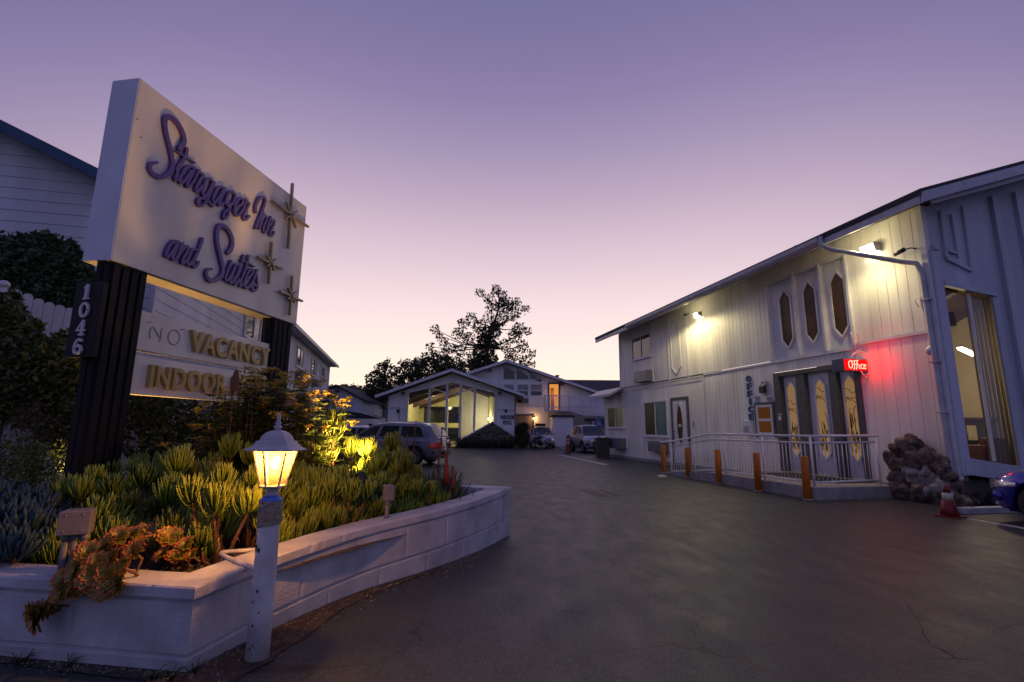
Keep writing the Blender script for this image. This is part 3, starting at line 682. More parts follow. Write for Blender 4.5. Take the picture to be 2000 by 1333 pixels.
# ================================================================== things on the office wall
def onwall(name,label,cat,s,z,group=None,off=0): return thing(name,label,cat,FW(s,off,z),AZF,group)
def floodlight(s,z,label,big):
    t=onwall('floodlight',label,'floodlight',s,z,'floodlights on the office wall')
    k=.62 if not big else .8
    b=MB();b.extr([(-.24*k,0,-.10*k),(-.24*k,0,.16*k),(-.24*k,.22*k,.17*k),(-.24*k,.30*k,.12*k),(-.24*k,.22*k,-.13*k)],(.48*k,0,0));b.build('housing',M['metal'],t,.01)
    b=MB();b.add([(-.22*k,.307*k,.11*k),(.22*k,.307*k,.11*k),(.22*k,.232*k,-.125*k),(-.22*k,.232*k,-.125*k)],[(0,1,2,3)])
    b.extr([(-.22*k,.225*k,-.135*k),(.22*k,.225*k,-.135*k),(.20*k,.06*k,-.115*k),(-.20*k,.06*k,-.115*k)],(0,0,-.012));b.build('lens',M['flood'],t)
    light('floodlight_lamp','SPOT',FW(s,.56 if big else .95,z-.10),FL1 if big else FL0,(1,.83,.43),size=.10,target=FW(s-.3,2.4 if big else 1.2,z-6),angle=168 if big else 176,blend=.8 if big else .3)
    light('floodlight_spill','POINT',FW(s,.58,z-.02),10 if big else 8,(1,.84,.46),size=.10)
FL1,FL0=105,140
floodlight(9.52,6.02,'large bright floodlight under the eave near the downspout corner',True)
floodlight(17.05,6.02,'small bright floodlight on the wall beside the long hexagon panel',False)
sc_=onwall('security_camera','small dark security camera on the wall corner right of the large floodlight','camera',8.52,5.66)
b=MB();b.tube([(.30,.26,-.04),(.06,.26,.0)],[.05,.05],10);b.build('body',M['black'],sc_)
b=MB();b.tube([(.10,.26,.0),(.02,.12,.03),(0,.0,.02)],.016,8);b.build('bracket',M['black'],sc_)
sc2=onwall('security_camera','small dark security camera under the eave beside the small floodlight','camera',17.75,6.2)
b=MB();b.tube([(-.12,.22,-.05),(.1,.16,.0)],.045,10);b.build('body',M['black'],sc2);b=MB();b.tube([(.02,.18,.0),(0,0,.05)],.015,8);b.build('bracket',M['black'],sc2)
wl=onwall('wall_lamp','small unlit grey lamp on the corner trim left of the big window','wall lamp',8.48,3.27)
b=MB();b.lathe([(.02,0),(.075,.05),(.085,.12),(.03,.2)],14,(0,.08,-.09));b.build('dome',M['trim'],wl);b=MB();b.box(-.05,.05,0,.05,-.08,.08);b.build('base_plate',M['trim'],wl)
wl2=onwall('wall_lamp','dark box wall lamp between the blue letters and the tall doors','wall lamp',13.72,2.86)
b=MB();b.box(-.12,.12,0,.06,-.2,.2);b.build('base_plate',M['chrome'],wl2);b=MB();b.extr([(-.11,.06,-.18),(-.11,.06,.12),(-.11,.16,.04),(-.11,.16,-.16)],(.22,0,0));b.build('shade',M['black'],wl2)
sl=onwall('wall_lettering','vertical blue letters spelling OFFICE on the white boards','sign',14.45,0)
for i,ch in enumerate('OFFICE'):
    z1=3.33-.255*i
    b=MB();text_into(b,ch,(.11 if ch!='I' else .04),(-.11 if ch!='I' else -.04),z1-.215,z1,.001,.045,.02);b.build('letter',M['bluelet'],sl)
def notice(label,s0,s1,z0,z1,rows):
    t=onwall('notice_plate',label,'notice',(s0+s1)/2,(z0+z1)/2,None);hw,hz=(s1-s0)/2,(z1-z0)/2
    b=MB();b.box(-hw,hw,.001,.012,-hz,hz);b.build('plate',M['paper'],t)
    b=MB()
    for i in range(rows):
        z=hz-(i+.8)*2*hz/(rows+.6);b.box(-hw*.8,hw*(.8-.35*((i*37)%3)/2),.013,.015,z-.012,z+.012)
    b.build('print',M['ink'],t)
notice('tall white notice of fine print above the service window',13.98,14.26,2.32,2.62,6)
notice('wide white notice of fine print beside the door frame',13.40,13.72,2.40,2.56,3)
mb_=onwall('letter_box','white box with a printed notice below the blue letters','box',14.58,1.6)
b=MB();b.box(-.20,.20,0,.14,-.22,.22);b.build('body',M['trim'],mb_,.01);b=MB();b.box(-.16,.16,.141,.146,-.17,.06);b.build('notice',M['paper'],mb_)
b=MB()
for i in range(4): b.box(-.13,.13,.147,.149,-.14+.05*i,-.125+.05*i)
b.build('print',M['ink'],mb_)
# entry keypad on the door frame
kp=onwall('entry_keypad','small white keypad on the left door frame','keypad',13.12,1.92,off=.06);b=MB();b.box(-.05,.05,0,.03,-.1,.1);b.build('body',M['trim'],kp);b=MB();b.box(-.035,.035,.031,.036,.02,.07);b.build('screen',M['black'],kp)
hs=onwall('wall_notice','tiny white sign with a dark symbol right of the oval door','notice',17.85,1.75);b=MB();b.box(-.09,.09,.001,.012,-.14,.14);b.build('plate',M['paper'],hs)
b=MB();ribbon(b,[(0,.08),(0,.0),(.05,-.02),(.06,-.09)],.02,.013,.016);ribbon(b,[(-.02,.0),(-.05,-.05),(-.01,-.09)],.018,.013,.0165);b.build('symbol',M['ink'],hs)
# ---- neon sign projecting from the wall
NS=10.05
def npx(px,py,s=NS):       # plane across the facade at s -> (off, z)
    A=FW(s,0,0); o,z=inplane(px,py,(A.x,A.y),AZF+math.pi/2); return o,z
(oa,zt),(ob_,zb_)=npx(1646,701),npx(1697,726)
zt2=(npx(1646,701)[1]+npx(1697,702)[1])/2;zb2=(npx(1646,725)[1]+npx(1697,725)[1])/2
nz_=thing('neon_sign','red lit neon sign box reading Office projecting from the wall above the doors','neon sign',FW(NS,0,0),AZF)
b=MB();b.box(.0,.34,ob_+.02,oa,zb2,zt2)
b.build('cabinet',M['metalbox'],nz_,.01)
b=MB();b.box(-.006,-.001,ob_+.03,oa-.02,zb2+.02,zt2-.02);b.build('face',M['neonface'],nz_)
b=MB();hh=zt2-zb2;ww=oa-ob_
def nt(*pts):
    P=[(-.03,oa-ww*(.17+.70*u),zb2+hh*(.12+.76*v)) for u,v in pts]
    b.tube(smooth_path(P,4),.0095,6)
nt((.14,.95),(.02,.75),(.02,.3),(.1,.1),(.2,.3),(.2,.75),(.12,.95));nt((.2,.9),(.34,.92),(.48,.94))
nt((.40,.95),(.34,.8),(.32,.2),(.26,.0));nt((.58,1.0),(.50,.85),(.46,.2),(.40,.0));nt((.28,.55),(.42,.56),(.55,.6))
nt((.60,.55),(.60,.15),(.64,.1));nt((.84,.55),(.74,.58),(.70,.35),(.74,.12),(.84,.15));nt((.86,.35),(.97,.42),(.96,.58),(.88,.5),(.87,.2),(.93,.1),(1.0,.2))
b.build('tubing',M['neontube'],nz_)
b=MB();b.tube(smooth_path([(.1,(oa+ob_)/2,zt2),(.08,(oa+ob_)/2-.05,zt2+.14),(.02,.12,zt2+.2),(.0,.02,zt2+.12)],4),.014,6);b.tube(smooth_path([(0,.25,zb2),(-.03,.2,zb2-.12),(.03,.08,zb2-.16),(.02,.01,zb2-.02)],4),.014,6);b.tube([(.17,.0,zt2+.3),(.17,oa*.6,zt2)],.012,6);b.build('cable',M['trim'],nz_)
light('neon_glow','AREA',FW(NS-.06,(oa+ob_)/2-.0,(zt2+zb2)/2),2,(1,.002,.004),size=.3,target=FW(NS-2,(oa+ob_)/2-.5,(zt2+zb2)/2-.05))
light('neon_glow_wall','POINT',FW(NS-.25,.36,(zt2+zb2)/2),10,(1,.0,.003),size=.06)
# ================================================================== ramp, railing, bollards
RS=9.54;RO=2.45
rp=thing('entry_ramp','grey concrete ramp and landing in front of the office doors','ramp',FO,AZF)
b=MB();b.extr([(RS,.02,-.02),(RS,.02,.27),(13.6,.02,.27),(16.2,.02,.02),(16.2,.02,-.02)],(0,RO-.02,0));b.build('slab',M['concrete'],rp,.012)
dm=MB();dm.box(10.2,12.9,.06,1.15,.272,.29);tag(dm.build('door_mat',M['rubber'],None),'dark rubber mat on the landing before the tall doors','door mat').matrix_world=Matrix.Translation(FO)@Matrix.Rotation(AZF,4,'Z')
rl=thing('ramp_railing','white tubular railing with thin balusters along the ramp','railing',FO,AZF)
RY=RO-.08
tp=lambda s:1.39 if s<13.3 else 1.39-(s-13.3)*.125
bt=lambda s:.37 if s<13.0 else .37-(s-13.0)*.10
mdz=lambda s:tp(s)-.155
def rail_run(zf,name,r):
    b=MB();b.tube([(16.25,RY,zf(16.25)),(15.6,RY,zf(15.6)),(13.3,RY,zf(13.3)),(RS+.06,RY,zf(9.6)),(RS+.06,RY-.0,zf(9.6)),(RS+.06,.5,zf(9.6)+.02)],r,10);b.build(name,M['rail'],rl)
b=MB();b.tube([(16.3,RY,tp(16.0)),(15.6,RY,tp(15.6)),(13.3,RY,tp(13.3)),(RS+.06,RY,1.39)],.028,10);b.build('top_rail',M['rail'],rl)
b=MB();b.tube([(RS+.06,RY+.02,1.39),(RS+.06,.50,1.41)],.028,10);b.build('top_rail',M['rail'],rl)
for f2,nm,r in ((mdz,'middle_rail',.022),(bt,'bottom_rail',.022)):
    b=MB();b.tube([(15.62,RY,f2(15.62)),(13.3,RY,f2(13.3)),(RS+.06,RY,f2(9.6))],r,8);b.build(nm,M['rail'],rl)
    b=MB();b.tube([(RS+.06,RY,f2(9.6)),(RS+.06,.55,f2(9.6)+.03)],r,8);b.build(nm,M['rail'],rl)
gz=lambda s:.27 if s<13.6 else max(.02,.27-(s-13.6)*.096)
for s in (15.62,14.2,12.68,11.15): b=MB();b.tube([(s,RY,gz(s)-.12),(s,RY,tp(s))],.024,8);b.build('rail_post',M['rail'],rl)
for y in (RY,.56): b=MB();b.tube([(RS+.06,y,.1 if y>1 else .27),(RS+.06,y,1.39)],.026,8);b.build('rail_post',M['rail'],rl)
def baluster(p,q):
    b=MB();b.tube([p,q],.010,5);b.build('baluster',M['rail'],rl)
s=9.78
while s<15.55:
    if all(abs(s-k)>.06 for k in (14.2,12.68,11.15)): baluster((s,RY,bt(s)),(s,RY,mdz(s)))
    s+=.115
y=RY-.13
while y>.62: baluster((RS+.06,y,.38),(RS+.06,y,1.25));y-=.118
b=MB();b.tube([(14.9,.4,1.05),(12.9,.4,1.22)],.02,8);b.build('hand_rail',M['rail'],rl)
b0=None
for i,(px,py) in enumerate(((1297,924),(1345,934),(1405,945),(1482,960),(1578,977))):
    lab=['orange painted steel bollard by the low end of the ramp railing','orange bollard in front of the sloping part of the railing, second from the low end','orange bollard in the middle of the five, at the bend of the railing','orange bollard next to the ramp corner bollard, second nearest the road','orange bollard nearest the ramp corner, largest of the row'][i]
    p=G(px,py)
    if b0 is None:
        b0=thing('bollard',lab,'bollard',p,0,'orange bollards along the ramp')
        b=MB();b.lathe([(.082,0),(.082,.93),(.075,.945),(.0,.95)],24);b.build('post',M['orange'],b0)
        b=MB();b.lathe([(.105,0),(.10,.02),(.082,.022)],20);b.build('collar',M['concrete'],b0)
    else:
        c=copy_tree(b0);c.location=p;c['label']=lab;c.rotation_euler=(0,0,i*1.3)
# ================================================================== rock pile wall, cone, wheel stop
rk=thing('rock_wall','low wall of rough brown lava rocks against the office corner','rock wall',FO,AZF)
rr=random.Random(11)
core=MB();core.extr([(9.5,.0,0),(9.5,.0,1.0),(9.0,.0,1.1),(8.4,.0,.65),(8.1,0,.3),(8.1,0,0)],(0,.30,0))
core.build('core',M['soil'],rk)
specs=[(9.42,.9,.25),(9.12,1.22,.24),(8.95,.95,.27),(9.3,1.12,.18),(8.72,1.0,.25),(8.52,.80,.22),(8.36,.62,.20),(9.42,.5,.26),(9.05,.6,.30),(8.72,.6,.22),(8.45,.38,.24),(9.3,.2,.26),(8.95,.24,.24),(8.68,.27,.2),(8.62,.1,.24),(9.12,.1,.2),(8.3,.18,.24),(9.52,.22,.18),(8.1,.12,.2),(9.0,1.32,.17),(8.85,1.2,.15),(9.22,.82,.2),(8.18,.4,.17)]
for i,(s,z,r) in enumerate(specs):
    b=MB();b.blob((s,.24+rr.uniform(-.02,.07),z),(r*rr.uniform(.82,1.0),r*.62,r*rr.uniform(.74,.95)),i+2,.42,3,fr=1.15,sm=False,am2=.17)
    b.build('rock',M['rock2' if i in (8,9,13,10) else 'rock'],rk)
rb=thing('rubble_bed','dark rubble stones lying under the overhanging office end','rubble',FO,AZF);rb['kind']='stuff'
sk2=MB()
for i in range(70): sk2.blob((S0+rr.uniform(-.1,.35),-rr.uniform(.0,4.5),rr.uniform(0,.12)),rr.uniform(.06,.17),i,.45,1)
sk2.build('rubble',M['rock'],rb)
p=G(1856,1010)
cn=thing('traffic_cone','red traffic cone with a faded white band by the wheel stop','traffic cone',p,.4)
b=MB();b.box(-.17,.17,-.17,.17,0,.025);b.lathe([(.145,.02),(.118,.15),(.088,.30)],22);b.lathe([(.066,.42),(.040,.55),(.030,.55)],22);b.build('body',M['cone'],cn)
b=MB();b.lathe([(.090,.298),(.067,.422)],22);b.build('band',M['conewhite'],cn)
a=G(1878,1004);q=Vector((a.x+1.75,a.y+.39,0))
ws=thing('wheel_stop','pale concrete wheel stop lying before the blue car','wheel stop',a,math.atan2(q.y-a.y,q.x-a.x))
b=MB();b.extr([(0,-.10,0),(0,.10,0),(0,.075,.11),(0,-.075,.11)],(1.8,0,0));b.build('body',M['block'],ws,.012)
for x in (.3,1.4): b=MB();b.lathe([(.025,.108),(.025,.114)],10,(x,0,0));b.build('bolt',M['black'],ws)
# ================================================================== roadside sign
AZS=R(80.7);SU=Vector((math.cos(AZS),math.sin(AZS),0));SN=Vector((-SU.y,SU.x,0))
SO=Vector((-4.262,5.0,0))
sg=thing('motel_sign','tall white roadside sign on dark posts with purple script lettering and gold stars','sign',SO,AZS)
def spx(px,py): return inplane(px,py,(SO.x,SO.y),AZS)
b=MB();b.box(0,3.35,0,.36,3.22,5.39);cab=b.build('cabinet',M['signface'],sg,.008)
b=MB();b.box(-.012,-.001,.004,.356,3.224,5.386);b.build('end_panel',M['signside'],cab)
b=MB()
for x,z in ((.11,4.72),(.035,4.9)): b.lathe([(.008,-.004),(.008,.002)],8,(x,0,z),axis='y')
b.build('bolt',M['black'],cab)
let=MB();cnt=[0]
def stroke(pts,w,ends=None):
    cnt[0]+=1;w=w*.78 if w<.06 else w*.86
    ribbon(let,[spx(*p) for p in pts],w,.0,-.038-.0009*(cnt[0]%17),5,ends=ends)
def C1(l): return [(270+x/11.11,210+y/11.11) for x,y in l]
def C2(l): return [(320+x/11.11,290+y/11.11) for x,y in l]
def C3(l): return [(400+x/10.25,340+y/10.25) for x,y in l]
def C4(l): return [(300+x/8.332,420+y/8.332) for x,y in l]
def K(v): return v
stroke([(302.5,318),(291,320.5),(288.5,331),(296,341),(310,346),(325,339.5),(333,324),(330,299),(322,268),(318,246),(318.5,233),(326,228.5),(338,236),(349.5,252),(355.5,270),(354.5,281),(346.5,291.5)],.066,(.55,1.1))
stroke(C1([(1010,900),(980,1050),(880,1210),(800,1330)])+C2([(240,570),(195,650),(205,680),(250,660)]),.055)
stroke(C1([(750,940),(960,1070),(1195,1215)]),.030,(.3,.5))
stroke(C2([(620,440),(560,400),(480,400),(390,470),(325,600),(290,700),(320,750),(390,710),(480,590),(540,500)]),.048)
stroke(C2([(610,450),(540,600),(470,730),(440,800),(470,835),(550,780),(640,640),(690,510)]),.048)
stroke(C2([(690,480),(720,520),(770,560),(800,590),(720,710),(650,850),(640,920),(690,935),(770,830)]),.048)
stroke(C2([(990,690),(920,660),(850,730),(800,870),(785,980),(830,1040),(900,990),(970,850),(1010,750)]),.046)
stroke(C2([(1040,740),(990,880),(930,1020),(860,1160),(770,1250),(700,1230),(675,1150),(740,1090),(850,1100),(930,1170),(1005,1262)]),.044)
stroke(C2([(1280,880),(1200,840),(1110,880),(1040,1000),(1008,1120),(1050,1180),(1120,1100),(1190,990),(1230,900)]),.046)
stroke(C2([(1262,900),(1210,1040),(1140,1190),(1160,1240),(1235,1195)]),.046)
stroke(C2([(1275,1190),(1330,1030),(1380,955),(1430,940),(1490,1010),(1480,1120),(1420,1220),(1345,1240)]),.046)
stroke(C3([(400,640),(440,700),(420,800),(365,895),(322,880),(340,780),(425,705)]),.044)
stroke(C3([(600,675),(690,610),(715,530),(680,490),(620,510),(560,620),(540,750),(580,830),(640,815),(720,700),(785,545)]),.046)
stroke(C3([(770,520),(800,565),(840,600),(790,700),(730,840),(745,920),(790,905),(840,845)]),.046)
stroke(C3([(970,770),(972,640),(1030,520),(1100,468),(1160,490),(1150,600),(1080,800),(1010,980),(970,1090)]),.050)
stroke(C3([(1125,780),(1090,900),(1035,1095)]),.046)
stroke(C3([(1065,1010),(1150,860),(1195,850),(1200,920),(1135,1080),(1150,1175),(1190,1155),(1235,1040),(1285,870)]),.044)
stroke(C3([(1285,870),(1240,1000),(1215,1060)]),.044)
stroke(C3([(1270,1040),(1320,945),(1360,945),(1340,1030),(1270,1180),(1280,1242),(1325,1225),(1355,1165)]),.044)
stroke(C4([(370,450),(300,432),(230,490),(180,590),(160,655),(200,675),(260,610),(330,490)]),.050)
stroke(C4([(355,470),(300,620),(265,700),(310,732),(355,660),(415,480)]),.048)
stroke(C4([(435,470),(395,590),(352,695)]),.048)
stroke(C4([(400,610),(480,520),(522,535),(500,610),(425,745),(440,785),(495,735)]),.048)
stroke(C4([(640,565),(585,570),(540,660),(510,765),(535,812),(590,765),(650,640)]),.048)
stroke(C4([(750,392),(740,445),(670,620),(600,790),(622,852),(665,820),(690,772)]),.050)
stroke(C4([(912,885),(850,890),(818,950),(840,1030),(910,1076),(1000,1050),(1070,980),(1090,870),(1060,730),(1020,560),(995,400),(1000,260),(1040,180),(1090,180),(1170,240),(1230,350),(1245,460),(1222,560),(1175,615)]),.068,(.5,1.1))
stroke(C4([(1225,755),(1170,900),(1125,1035),(1160,1062),(1220,980),(1300,810)]),.046)
stroke(C4([(1300,812),(1240,980),(1200,1080),(1230,1102),(1290,1010)]),.046)
stroke(C4([(1370,830),(1310,990),(1275,1100),(1305,1130),(1350,1050)]),.044)
stroke(C4([(1428,665),(1395,775)]),.044)
stroke(C4([(1510,670),(1480,800),(1400,1010),(1360,1120),(1385,1152),(1430,1090)]),.046)
stroke(C4([(1372,735),(1480,780),(1605,850)]),.030,(.4,.4))
stroke(C4([(1485,1040),(1560,965),(1580,905),(1540,895),(1480,960),(1440,1080),(1440,1160),(1480,1188),(1540,1130),(1600,1020),(1640,905)]),.046)
stroke(C4([(1640,900),(1650,980),(1660,1080),(1662,1180),(1620,1238),(1575,1215),(1565,1160),(1605,1132),(1665,1172)]),.044)
let.build('lettering',M['purple'],sg)
for c,v,h,d1,d2 in (((564.5,424.5),((566.5,359),(558,486)),((525,392),(597,444)),((553,396),(572,446)),((550,428),(575,413))),
                   ((523.5,515),((525.5,474),(519.5,555)),((497,502),(546,526)),((515,499),(529,529)),((514,521),(531,507))),
                   ((564,578),((566,539),(561,617)),((541,569),(585,589)),((557,563),(569,591)),((555,585),(572,571)))):
    st=MB()
    for k,(p,q) in enumerate((v,h,d1,d2)):
        a=spx(*p);e=spx(*q)
        st.beam((a[0],-.045-.004*k,a[1]),(e[0],-.045-.004*k,e[1]),.031 if k<2 else .024,.045,(0,1,0))
    cc=spx(*c);st.lathe([(.055,-.085),(.055,-.02)],12,(cc[0],0,cc[1]),axis='y')
    st.build('star',M['star'],sg)
# posts with vertical ribs
def post(x0,x1,name='post'):
    b=MB();b.box(x0,x1,.03,.215,.2,3.218)
    n=4;wd=(x1-x0)/n
    for i in range(n): b.box(x0+i*wd+.012,x0+(i+1)*wd-.022,.006,.028,.2,3.19)
    for i in range(2): b.box(x0-.014,x0-.002,.045+i*.085,.11+i*.085,.2,3.19)
    return b.build(name,M['post'],sg)
post(.035,.46);post(2.76,3.26)
def board(z0,z1,name):
    b=MB();b.box(.465,2.90,.045,.16,z0,z1);return b.build(name,M['signface'],sg,.004)
vb_=board(2.335,2.785,'vacancy_board');pb=board(1.835,2.275,'pool_board')
def rect(p,q): a=spx(*p);c=spx(*q);return a,c
def word(parent,txt,x0,x1,z0,z1,off=.035,sp=1.0):
    b=MB();text_into(b,txt,x0,x1,z0,z1,.043,-.012,off,space=sp);b.build('lettering',M['gold'],parent)
va=spx(374,654);vb2=spx(527,686)
word(vb_,'VACANCY',va[0],vb2[0],2.425,2.70,.030,1.10)
ia=spx(293,735);ib=spx(440,762);wd=(ib[0]-ia[0])
word(pb,'INDOOR',ia[0],ib[0],1.93,2.19,.030,1.10)
word(pb,'POOL',ib[0]+.13,ib[0]+.13+wd*.60,1.93,2.19,.030,1.10)
no=MB()
def C6(l): return [spx(260+x/6.667,590+y/6.667) for x,y in l]
def thin(l): no.tube(smooth_path([(p[0],.041,p[1]) for p in C6(l)],4),.0055,5)
thin([(255,480),(262,380),(285,330),(315,335),(340,395),(385,455),(400,440),(405,380),(418,345)])
thin([(570+75*math.cos(a),462+95*math.sin(a)) for a in [k*2*math.pi/12 for k in range(13)]]);thin([(215,266),(250,262),(282,258)]);thin([(650,362),(685,358),(714,354)]);thin([(380,515),(395,480),(408,440)])
no.build('unlit_tubing',M['metal'],vb_)
# number plaque on the street face of the left post: plane normal to the sign (local x < 0)
pq=MB();pq.box(-.075,-.0145,-.03,.30,2.17,2.965);pqo=pq.build('number_plaque',M['plaque'],sg,.006)
dg=MB();mapd=lambda a,bb,y:(y,.135-a,bb)
def dig(pts,w,sm=True): cnt[0]+=1;ribbon(dg,pts,w,-.076,-.094-.0006*(cnt[0]%9),5,smooth=sm,mapf=mapd)
h=.15
def at_(z,pts): return [(x*h,z+y*h) for x,y in pts]
z=2.775;dig(at_(z,[(.0,.05),(.0,.95)]),.034,False);dig(at_(z,[(-.22,.03),(.22,.03)]),.016,False);dig(at_(z,[(-.2,.80),(.0,.95)]),.02,False)
z=2.585;dig(at_(z,[(.30*math.cos(a),.5+.46*math.sin(a)) for a in [k*2*math.pi/14 for k in range(15)]]),.026)
z=2.395;dig(at_(z,[(.10,.03),(.10,.97)]),.030,False);dig(at_(z,[(.08,.95),(-.28,.36)]),.018,False);dig(at_(z,[(-.3,.33),(.30,.33)]),.020,False);dig(at_(z,[(-.08,.03),(.28,.03)]),.016,False)
z=2.205;dig(at_(z,[(.22,.88),(.02,.96),(-.2,.75),(-.27,.4),(-.2,.1),(.02,.03),(.22,.12),(.26,.32),(.12,.52),(-.06,.52),(-.22,.38)]),.026)
dg.build('digit_lettering',M['digit'],pqo)
# ================================================================== planter
OUT=[(-9.0,4.32),(-3.31,3.515),(-1.98,3.32)]
CUR=smooth_path([(-1.98,3.32,0),(-1.77,4.02,0),(-1.39,4.87,0),(-.82,5.68,0),(-.36,6.49,0),(.0,7.38,0)],7)
CUR2=smooth_path([(-1.6,7.72,0),(-3.0,8.5,0),(-6,10.2,0)],2)
pw=thing('planter_wall','low curved white painted block wall around the planting bed','planter wall',(-1.98,3.32,0))
base=Vector((-1.98,3.32,0))
topz=lambda p:max(.5,.5+(p[1]-3.32)*.0415) if p[0]>-2.01 else .5
path=[Vector((*p,0)) for p in OUT[:-1]]+CUR+[CUR2[0]]+CUR2[1:]
# resample to even stations
def resample(P,step):
    out=[];
    for i in range(len(P)-1):
        n=max(1,round((P[i+1]-P[i]).length/step))
        for k in range(n): out.append(P[i].lerp(P[i+1],k/n))
    out.append(P[-1]);return out
PA=resample(path,.028)
keep=[Vector((*OUT[2],0))]
nrm=[]
for i,p in enumerate(PA):
    d=(PA[min(i+1,len(PA)-1)]-PA[max(i-1,0)]).normalized();nrm.append(Vector((d.y,-d.x,0)))   # outward
prof=lambda H:[(-.02,-.10),(-.012,.0),(-.002,max(.02,H-.428)),(-.020,max(.028,H-.416)),(-.020,max(.036,H-.404)),(.0,max(.046,H-.392)),(.0,H-.102),(-.020,H-.092),(-.020,H-.078),(.014,H-.070),(.012,H-.012),(.004,H-.001)]
TH=.27
vs=[];fs=[];acc=0;np_=len(prof(.5))+2
rr=random.Random(4)
for i,p in enumerate(PA):
    H=topz(p);acc+=(PA[i]-PA[i-1]).length if i else 0
    ch=.5+.5*mnoise.noise(Vector((acc*3.1,2,0)))+.35*mnoise.noise(Vector((acc*11,5,0)))
    chip=max(0,ch-.62)*.10
    joint=(acc%.62)<.03
    for j,(o,z) in enumerate(prof(H)):
        oo=o
        if joint and 5<=j<=6: oo-=.007
        if ((acc+.31)%.62)<.03 and j in(1,2): oo-=.007
        zz=z
        if j>=10: oo-=chip;zz-=chip*.35*(j-9)*.5
        oo+=.004*mnoise.noise(Vector((acc*2,z*9,3)))
        q=p+nrm[i]*oo-base;vs.append((q.x,q.y,zz))
    for o,z in ((-.04,H+.001),(-TH,H-.002),):
        q=p+nrm[i]*o-base;vs.append((q.x,q.y,z+.004*mnoise.noise(Vector((acc*4,o*9,7)))))
    q=p+nrm[i]*(-TH)-base;vs.append((q.x,q.y,.2))
n=np_+1
for i in range(len(PA)-1):
    for j in range(n-1): a=i*n+j;fs.append((a,a+n,a+n+1,a+1))
b=MB();b.add(vs,fs,0,False);b.build('block_course',M['block'],pw)
# planting bed soil
bed=MB();inner=[p-nrm[i]*(TH-.02) for i,p in enumerate(PA)]
poly=[(p.x,p.y) for p in inner[::6]]+[(-9.5,10.5),(-9.5,4.6)]
cx,cy=-4,6
bed.add([(x,y,.42+.02*mnoise.noise(Vector((x,y,1)))) for x,y in poly],[tuple(range(len(poly)))])
tag(bed.build('planting_bed',M['soil']),kind='structure')
def inbed(x,y):
    n=len(poly);c=False;j=n-1
    for i in range(n):
        if (poly[i][1]>y)!=(poly[j][1]>y) and x<(poly[j][0]-poly[i][0])*(y-poly[i][1])/(poly[j][1]-poly[i][1])+poly[i][0]: c=not c
        j=i
    return c
gr=MB();rr=random.Random(8);k=0
while k<5200:
    i=rr.randrange(len(inner)-40);p=inner[i];q=p-nrm[i]*(abs(rr.gauss(0,.35)));x,y=q.x,q.y
    if not inbed(x,y) or y>8.5 or x<-5: k+=1;continue
    s=rr.uniform(.006,.017);c=(x,y,.425+s*.4);k+=1
    a=rr.uniform(0,6.28);vsx=[(c[0]+s*math.cos(a+t)*rr.uniform(.7,1.2),c[1]+s*math.sin(a+t)*rr.uniform(.7,1.2),c[2]) for t in (0,2.1,4.2)]
    gr.add(vsx+[(c[0],c[1],c[2]+s*.7),(c[0],c[1],c[2]-s*.5)],[(0,1,3),(1,2,3),(2,0,3),(1,0,4),(2,1,4),(0,2,4)])
tag(gr.build('gravel',M['pebble']),kind='stuff')
# dirt strip and litter at the foot of the wall
ds_=[(-9,4.25),(-3.3,3.45),(-2.0,3.2),(-1.62,3.22),(-1.5,3.7),(-1.40,4.4),(-1.14,5.0),(-.76,5.6),(-.82,5.62),(-1.39,4.8),(-1.75,4.0),(-1.97,3.33),(-3.31,3.53),(-9,4.33)]
ed=[]
for (x0_,y0_),(x1_,y1_) in zip(ds_,ds_[1:]+ds_[:1]):
    for k in range(14):
        f=k/14;x=x0_+(x1_-x0_)*f;y=y0_+(y1_-y0_)*f;o_=.05*mnoise.noise(Vector((x*5,y*5,4)))+.03*mnoise.noise(Vector((x*17,y*17,8)))
        inner_=(x1_<x0_) and y0_<5.7
        ed.append((x,y) if inner_ else (x+o_,y+o_*.6))
b=MB();b.add([(x,y,.006) for x,y in ed],[tuple(range(len(ed)))]);tag(b.build('dirt_strip',M['dirt']),kind='structure')
wd_=MB();rr=random.Random(21)
for k in range(620):
    i=rr.randrange(len(CUR)-8);p=CUR[i]+Vector((abs(rr.gauss(0,.17)),rr.gauss(-.05,.12),0))
    if rr.random()<.35: p=Vector((rr.uniform(-3.4,-1.9),3.25+rr.gauss(0,.06)+(-.1419)*0,0));p.y=3.32-.147*(p.x+1.98)-abs(rr.gauss(0,.05))-.01
    s=rr.uniform(.004,.012);a=rr.uniform(0,6.28)
    wd_.add([(p.x+s*math.cos(a+t),p.y+s*math.sin(a+t),.006) for t in (0,2.1,4.2)]+[(p.x,p.y,.006+s)],[(0,1,3),(1,2,3),(2,0,3)])
tag(wd_.build('debris',M['pebble']),kind='stuff')
gs=MB()
for (x,y,n_) in ((-2.02,3.24,16),(-2.12,3.25,10),(-2.75,3.38,9),(-3.1,3.43,14),(-1.93,3.33,9)):
    for k in range(n_):
        a=rr.uniform(0,6.28);l=rr.uniform(.03,.09);d=Vector((math.cos(a),math.sin(a),0));p=Vector((x,y,.004))+d*rr.uniform(0,.03)
        gs.tube([p,p+d*l*.4+Vector((0,0,l*.7)),p+d*l+Vector((0,0,l*.8))],[.004,.003,.0008],3,sm=True,t=(0,1))
tag(gs.build('grass',M['spiky']),kind='stuff')
